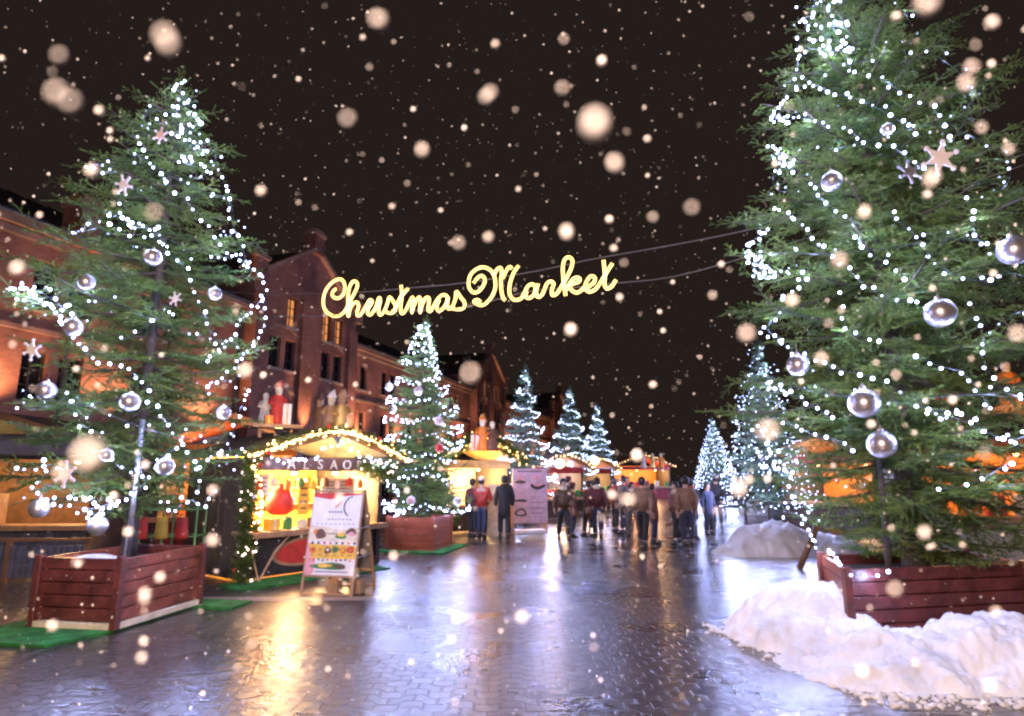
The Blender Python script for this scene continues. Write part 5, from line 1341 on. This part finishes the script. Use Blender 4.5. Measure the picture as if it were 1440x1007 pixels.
def person(label, loc, rz, pose, coatm, trm='shoe', long=False, head='hair', hatm='hair', scarf=None, h=1.0, group='people in the market crowd', bag=None):
    D = pose_meshes(pose)
    t = thing('person', label, 'person', loc, rz, group); t.scale = (h, h, h)
    def part(nm_, me, m):
        me = me.copy(); me.materials.clear(); me.materials.append(M[m]); return link(nm_, me, t)
    part('body', D['body'], 'skin'); part('trousers', D['trousers'], trm); part('coat', D['long' if long else 'short'], coatm)
    for s_ in D['shoes']: part('shoe', s_, 'shoe')
    part('hair', D['hair'], 'hair')
    if head == 'cap': part('cap', D['cap'], hatm)
    if scarf: part('scarf', D['scarf'], scarf)
    return t
M['cblack'] = mat('cblack', (.018, .016, .016), .7); M['cred'] = mat('cred', (.50, .05, .03), .65); M['cbrown'] = mat('cbrown', (.12, .065, .035), .7); M['ctan'] = mat('ctan', (.30, .18, .11), .7)
M['cnavy'] = mat('cnavy', (.03, .035, .07), .7); M['crust'] = mat('crust', (.26, .10, .055), .7); M['cgrey'] = mat('cgrey', (.16, .14, .14), .7); M['cpink'] = mat('cpink', (.25, .12, .10), .7); M['cmaroon'] = mat('cmaroon', (.13, .03, .035), .7)
pg = 'shoppers beside the menu board'
person('person in a bright red jacket and dark trousers at the gold decorated stall', G(677, 757), R(160), 'hold', 'cred', 'cnavy', False, 'cap', 'cream', None, 1.0, pg)
person('person in a dark maroon jacket just left of the bright red jacket', G(664, 756), R(140), 'stand', 'cmaroon', 'cblack', False, 'hair', 'hair', None, .97, pg)
person('person in a long black coat facing the stall beside the pinkish menu board', G(709, 757), R(190), 'stride', 'cblack', 'cblack', True, 'hair', 'hair', 'cblack', 1.02, pg)
crowd = [(793,759,'cbrown','walk',0,'brown'),(806,756,'crust','stand',1,'rust'),(818,757,'ctan','walk',0,'tan'),(829,754,'cbrown','stride',1,'dark brown'),(841,757,'cmaroon','stand',0,'maroon'),
 (853,750,'cpink','walk',0,'pinkish'),(866,748,'crust','stand',0,'rust'),(878,750,'cgrey','stride',1,'grey'),(891,754,'cblack','walk',0,'black'),(906,768,'ctan','walk',0,'tan'),
 (921,764,'crust','stand',1,'rust'),(937,768,'ctan','stride',0,'pale tan'),(953,765,'cpink','walk',0,'pinkish'),(968,768,'ctan','stand',0,'tan'),(976,760,'cblack','walk',1,'black'),(998,752,'cnavy','stand',1,'navy'),
 (800,744,'cblack','stand',0,'black'),(834,742,'cnavy','walk',0,'navy'),(884,738,'cmaroon','stand',0,'maroon'),(930,744,'cgrey','stand',0,'grey'),(948,742,'cblack','stand',0,'black'),(1010,742,'cblack','walk',0,'black')]
ordn = ['leftmost in the crowd','second from the left of the crowd','third from the left of the front crowd','under the first far tree','under the gap between two far trees','under the farthest left tree','left of the gap in the crowd','in the gap of the crowd','just right of the crowd gap','at the near left of the right group','second in the near right group','in the middle of the near right group','right of the middle of the near right group','near the right end of the right group','at the right end of the right group','alone by the far wet patch','farther back at the left of the crowd','farther back behind the maroon coat','farther back in the crowd gap','farther back behind the near right group','farther back behind the pinkish coat','alone at the far right of the crowd']
for i, (px, py, cm, ps, lg, nm_) in enumerate(crowd):
    if i in (2, 5, 11, 19, 20): continue
    person('person in a %s coat %s' % (nm_, ordn[i]), G(px, py), R([10, 100, 35, 230, 170, 0, 120, 285, 20, 150, 75, 215, 300, 180, 120, 30, 90, 180, 10, 200, 150, 170][i]), ps, cm, ['cblack', 'cnavy', 'cgrey'][i % 3], bool(lg), 'cap' if i % 5 == 1 else 'hair', ['cgrey', 'cmaroon', 'cbrown'][i % 3], ['cream', None, 'cred', None][i % 4], [.97, .90, 1.0, .93, .99, .88, .96, 1.02, .91, 1.0, .9, .97, .93, 1.01][i % 14])
b = thing('barricade', 'dark barricade at the far right of the crowd', 'barricade', G(992, 728), R(6))
for x in (0, .9, 1.8): q = MB(); q.box((x, 0, .5), (.07, .07, 1.0)); q.build('post', M['dark_frame'], b)
for z in (.45, .9): q = MB(); q.box((.9, .0, z), (1.9, .05, .12)); q.build('rail', M['dark_frame'], b)
# ================================================================== FALLING SNOW
frng = np.random.default_rng(77)
def flakes():
    V = []; T = []
    oct_v = np.array([(1,0,0),(-1,0,0),(0,1,0),(0,-1,0),(0,0,1),(0,0,-1)], float)
    oct_f = np.array([(0,2,4),(2,1,4),(1,3,4),(3,0,4),(2,0,5),(1,2,5),(3,1,5),(0,3,5)])
    bm = bmesh.new(); bmesh.ops.create_icosphere(bm, subdivisions=2, radius=1); ico_v = np.array([v.co[:] for v in bm.verts]); ico_f = np.array([[v.index for v in f.verts] for f in bm.faces]); bm.free()
    base = 0
    def put(p, r, el=1.0, ico=True):
        nonlocal base
        v, f = (ico_v, ico_f) if ico else (oct_v, oct_f)
        q = v * r * np.array([1, 1, el]); V.append(q + np.array(p)); T.append(f + base); base += len(v)
    # large nearby flakes seen as soft discs
    big = [(837,174,.165,1.25),(530,27,.26,.9),(238,62,.22,1.25),(100,143,.23,1),(489,167,.26,1),(690,130,.30,1),(791,124,.32,1),(865,232,.26,1),(973,292,.29,1),(662,525,.21,1),(645,342,.32,1),(594,211,.33,1.3),(797,325,.34,1),(918,305,.40,1),
           (84,78,.3,.9),(218,300,.27,1),(127,640,.17,1),(1050,469,.27,1),(1180,369,.31,1),(1303,5,.24,1),(1430,470,.32,1),(1308,255,.33,1),(346,522,.34,1),(300,760,.4,1),(642,870,.5,1),(880,702,.33,1),(1080,606,.22,.8),(1358,118,.33,1),(1366,95,.36,.8),
           (478,700,.5,1),(205,835,.42,1),(226,812,.5,1),(200,925,.45,1.2),(88,665,.3,1),(1300,748,.4,1),(1258,828,.32,1),(1400,860,.45,1),(1155,505,.36,1),(1215,300,.42,1),(1040,690,.30,1),(300,690,.45,1),(75,880,.5,1),(110,790,.42,1),(1395,32,.45,1),(1418,210,.45,1),(1380,180,.42,1)]
    for (px, py, d, el) in big:
        r = ray(px, py).normalized(); p = Vector((0, 0, HC)) + r * d
        put(p, frng.uniform(.0012, .0023), el)
        if frng.uniform() < .4: put(p + Vector(frng.normal(0, .0015, 3)), .0016)
    n = 0
    # the fall itself: even through the air round the camera
    for (r0, r1, dens, ico) in ((.36, 1.0, 430, True), (1.0, 2.2, 130, False), (2.2, 5.0, 30, False), (5.0, 9.0, 6, False)):
        vol = (r1 ** 3 - r0 ** 3) * 1.35
        for _ in range(int(vol * dens)):
            d = (frng.uniform(r0 ** 3, r1 ** 3)) ** (1 / 3)
            az = frng.uniform(-1.0, 1.0); el = math.asin(frng.uniform(math.sin(-.62), math.sin(.98)))
            p = np.array([math.sin(az) * math.cos(el), math.cos(az) * math.cos(el), math.sin(el)]) * d + np.array([0, 0, HC])
            if p[2] < .02: continue
            r = frng.choice([.0007, .0010, .0015, .0023]) * frng.uniform(.8, 1.3) * (1 if d < 2 else 1.35)
            put(p, r, frng.uniform(.8, 1.3), ico); n += 1
    me = np_mesh('falling_snow', np.concatenate(V), np.concatenate(T), [M['flake']])
    o = link('falling_snow', me); tag(o, 'falling snowflakes drifting through the dark air', 'snow', None, 'stuff')
    print('FLAKES', n)
flakes()

# ================================================================== LIGHT, SKY, CAMERA
w = bpy.data.worlds.new('World'); SC.world = w; w.use_nodes = True
N = w.node_tree.nodes; L = w.node_tree.links; bg = N['Background']
sky = N.new('ShaderNodeTexSky'); sky.sky_type = 'NISHITA'; sky.sun_disc = False; sky.sun_elevation = R(-9); sky.sun_rotation = R(200); sky.dust_density = 3
b2 = N.new('ShaderNodeBackground'); b2.inputs['Color'].default_value = (.0185, .0128, .0108, 1); b2.inputs['Strength'].default_value = SKYS
L.new(sky.outputs['Color'], bg.inputs['Color']); bg.inputs['Strength'].default_value = .05
ad = N.new('ShaderNodeAddShader'); L.new(bg.outputs[0], ad.inputs[0]); L.new(b2.outputs[0], ad.inputs[1]); L.new(ad.outputs[0], N['World Output'].inputs['Surface'])
# unseen lamp assumed behind the camera, added to light flakes and warm the scene
point('assumed_lamp', (-1.3, -2.4, 3.7), LAMP, (1, .69, .53), .7)
cam = bpy.data.cameras.new('camera'); co = bpy.data.objects.new('camera', cam); COL.objects.link(co)
co.location = (0, 0, HC); co.rotation_euler = (R(90) + TH, 0, 0)
cam.sensor_width = 36; cam.sensor_fit = 'HORIZONTAL'; cam.lens = F / 1440 * 36; cam.clip_start = .02; cam.clip_end = 1500
cam.dof.use_dof = True; cam.dof.focus_distance = 14; cam.dof.aperture_fstop = 3.1
SC.camera = co
SC.view_settings.view_transform = 'Standard'; SC.view_settings.look = 'None'; SC.view_settings.exposure = EXPO; SC.view_settings.gamma = 1
SC.render.engine = 'CYCLES'
cy = SC.cycles
cy.use_denoising = True
try: cy.denoiser = 'OPENIMAGEDENOISE'; cy.denoising_input_passes = 'RGB_ALBEDO_NORMAL'
except Exception: pass
cy.use_light_tree = True; cy.use_adaptive_sampling = True; cy.adaptive_threshold = .025; cy.adaptive_min_samples = 24
cy.max_bounces = 5; cy.diffuse_bounces = 2; cy.glossy_bounces = 3; cy.transmission_bounces = 2; cy.transparent_max_bounces = 4
cy.sample_clamp_indirect = 6; cy.caustics_reflective = False; cy.caustics_refractive = False
cy.pixel_filter_type = 'BLACKMAN_HARRIS'; cy.filter_width = 2.4

if HAZE > 0:
    hz = MB(); hz.box((0, 185, 8), (524, 434, 18)); hm = bpy.data.materials.new('haze'); hm.use_nodes = True
    hn = hm.node_tree.nodes; hn.remove(hn['Principled BSDF']); vp = hn.new('ShaderNodeVolumePrincipled'); vp.inputs['Density'].default_value = HAZE; vp.inputs['Color'].default_value = (.9, .9, .92, 1); vp.inputs['Anisotropy'].default_value = HAN
    hm.node_tree.links.new(vp.outputs[0], hn['Material Output'].inputs['Volume'])
    ho = hz.build('haze', hm); tag(ho, kind='stuff'); ho['label'] = 'thin snowy mist filling the night air'
    cy.volume_bounces = 0
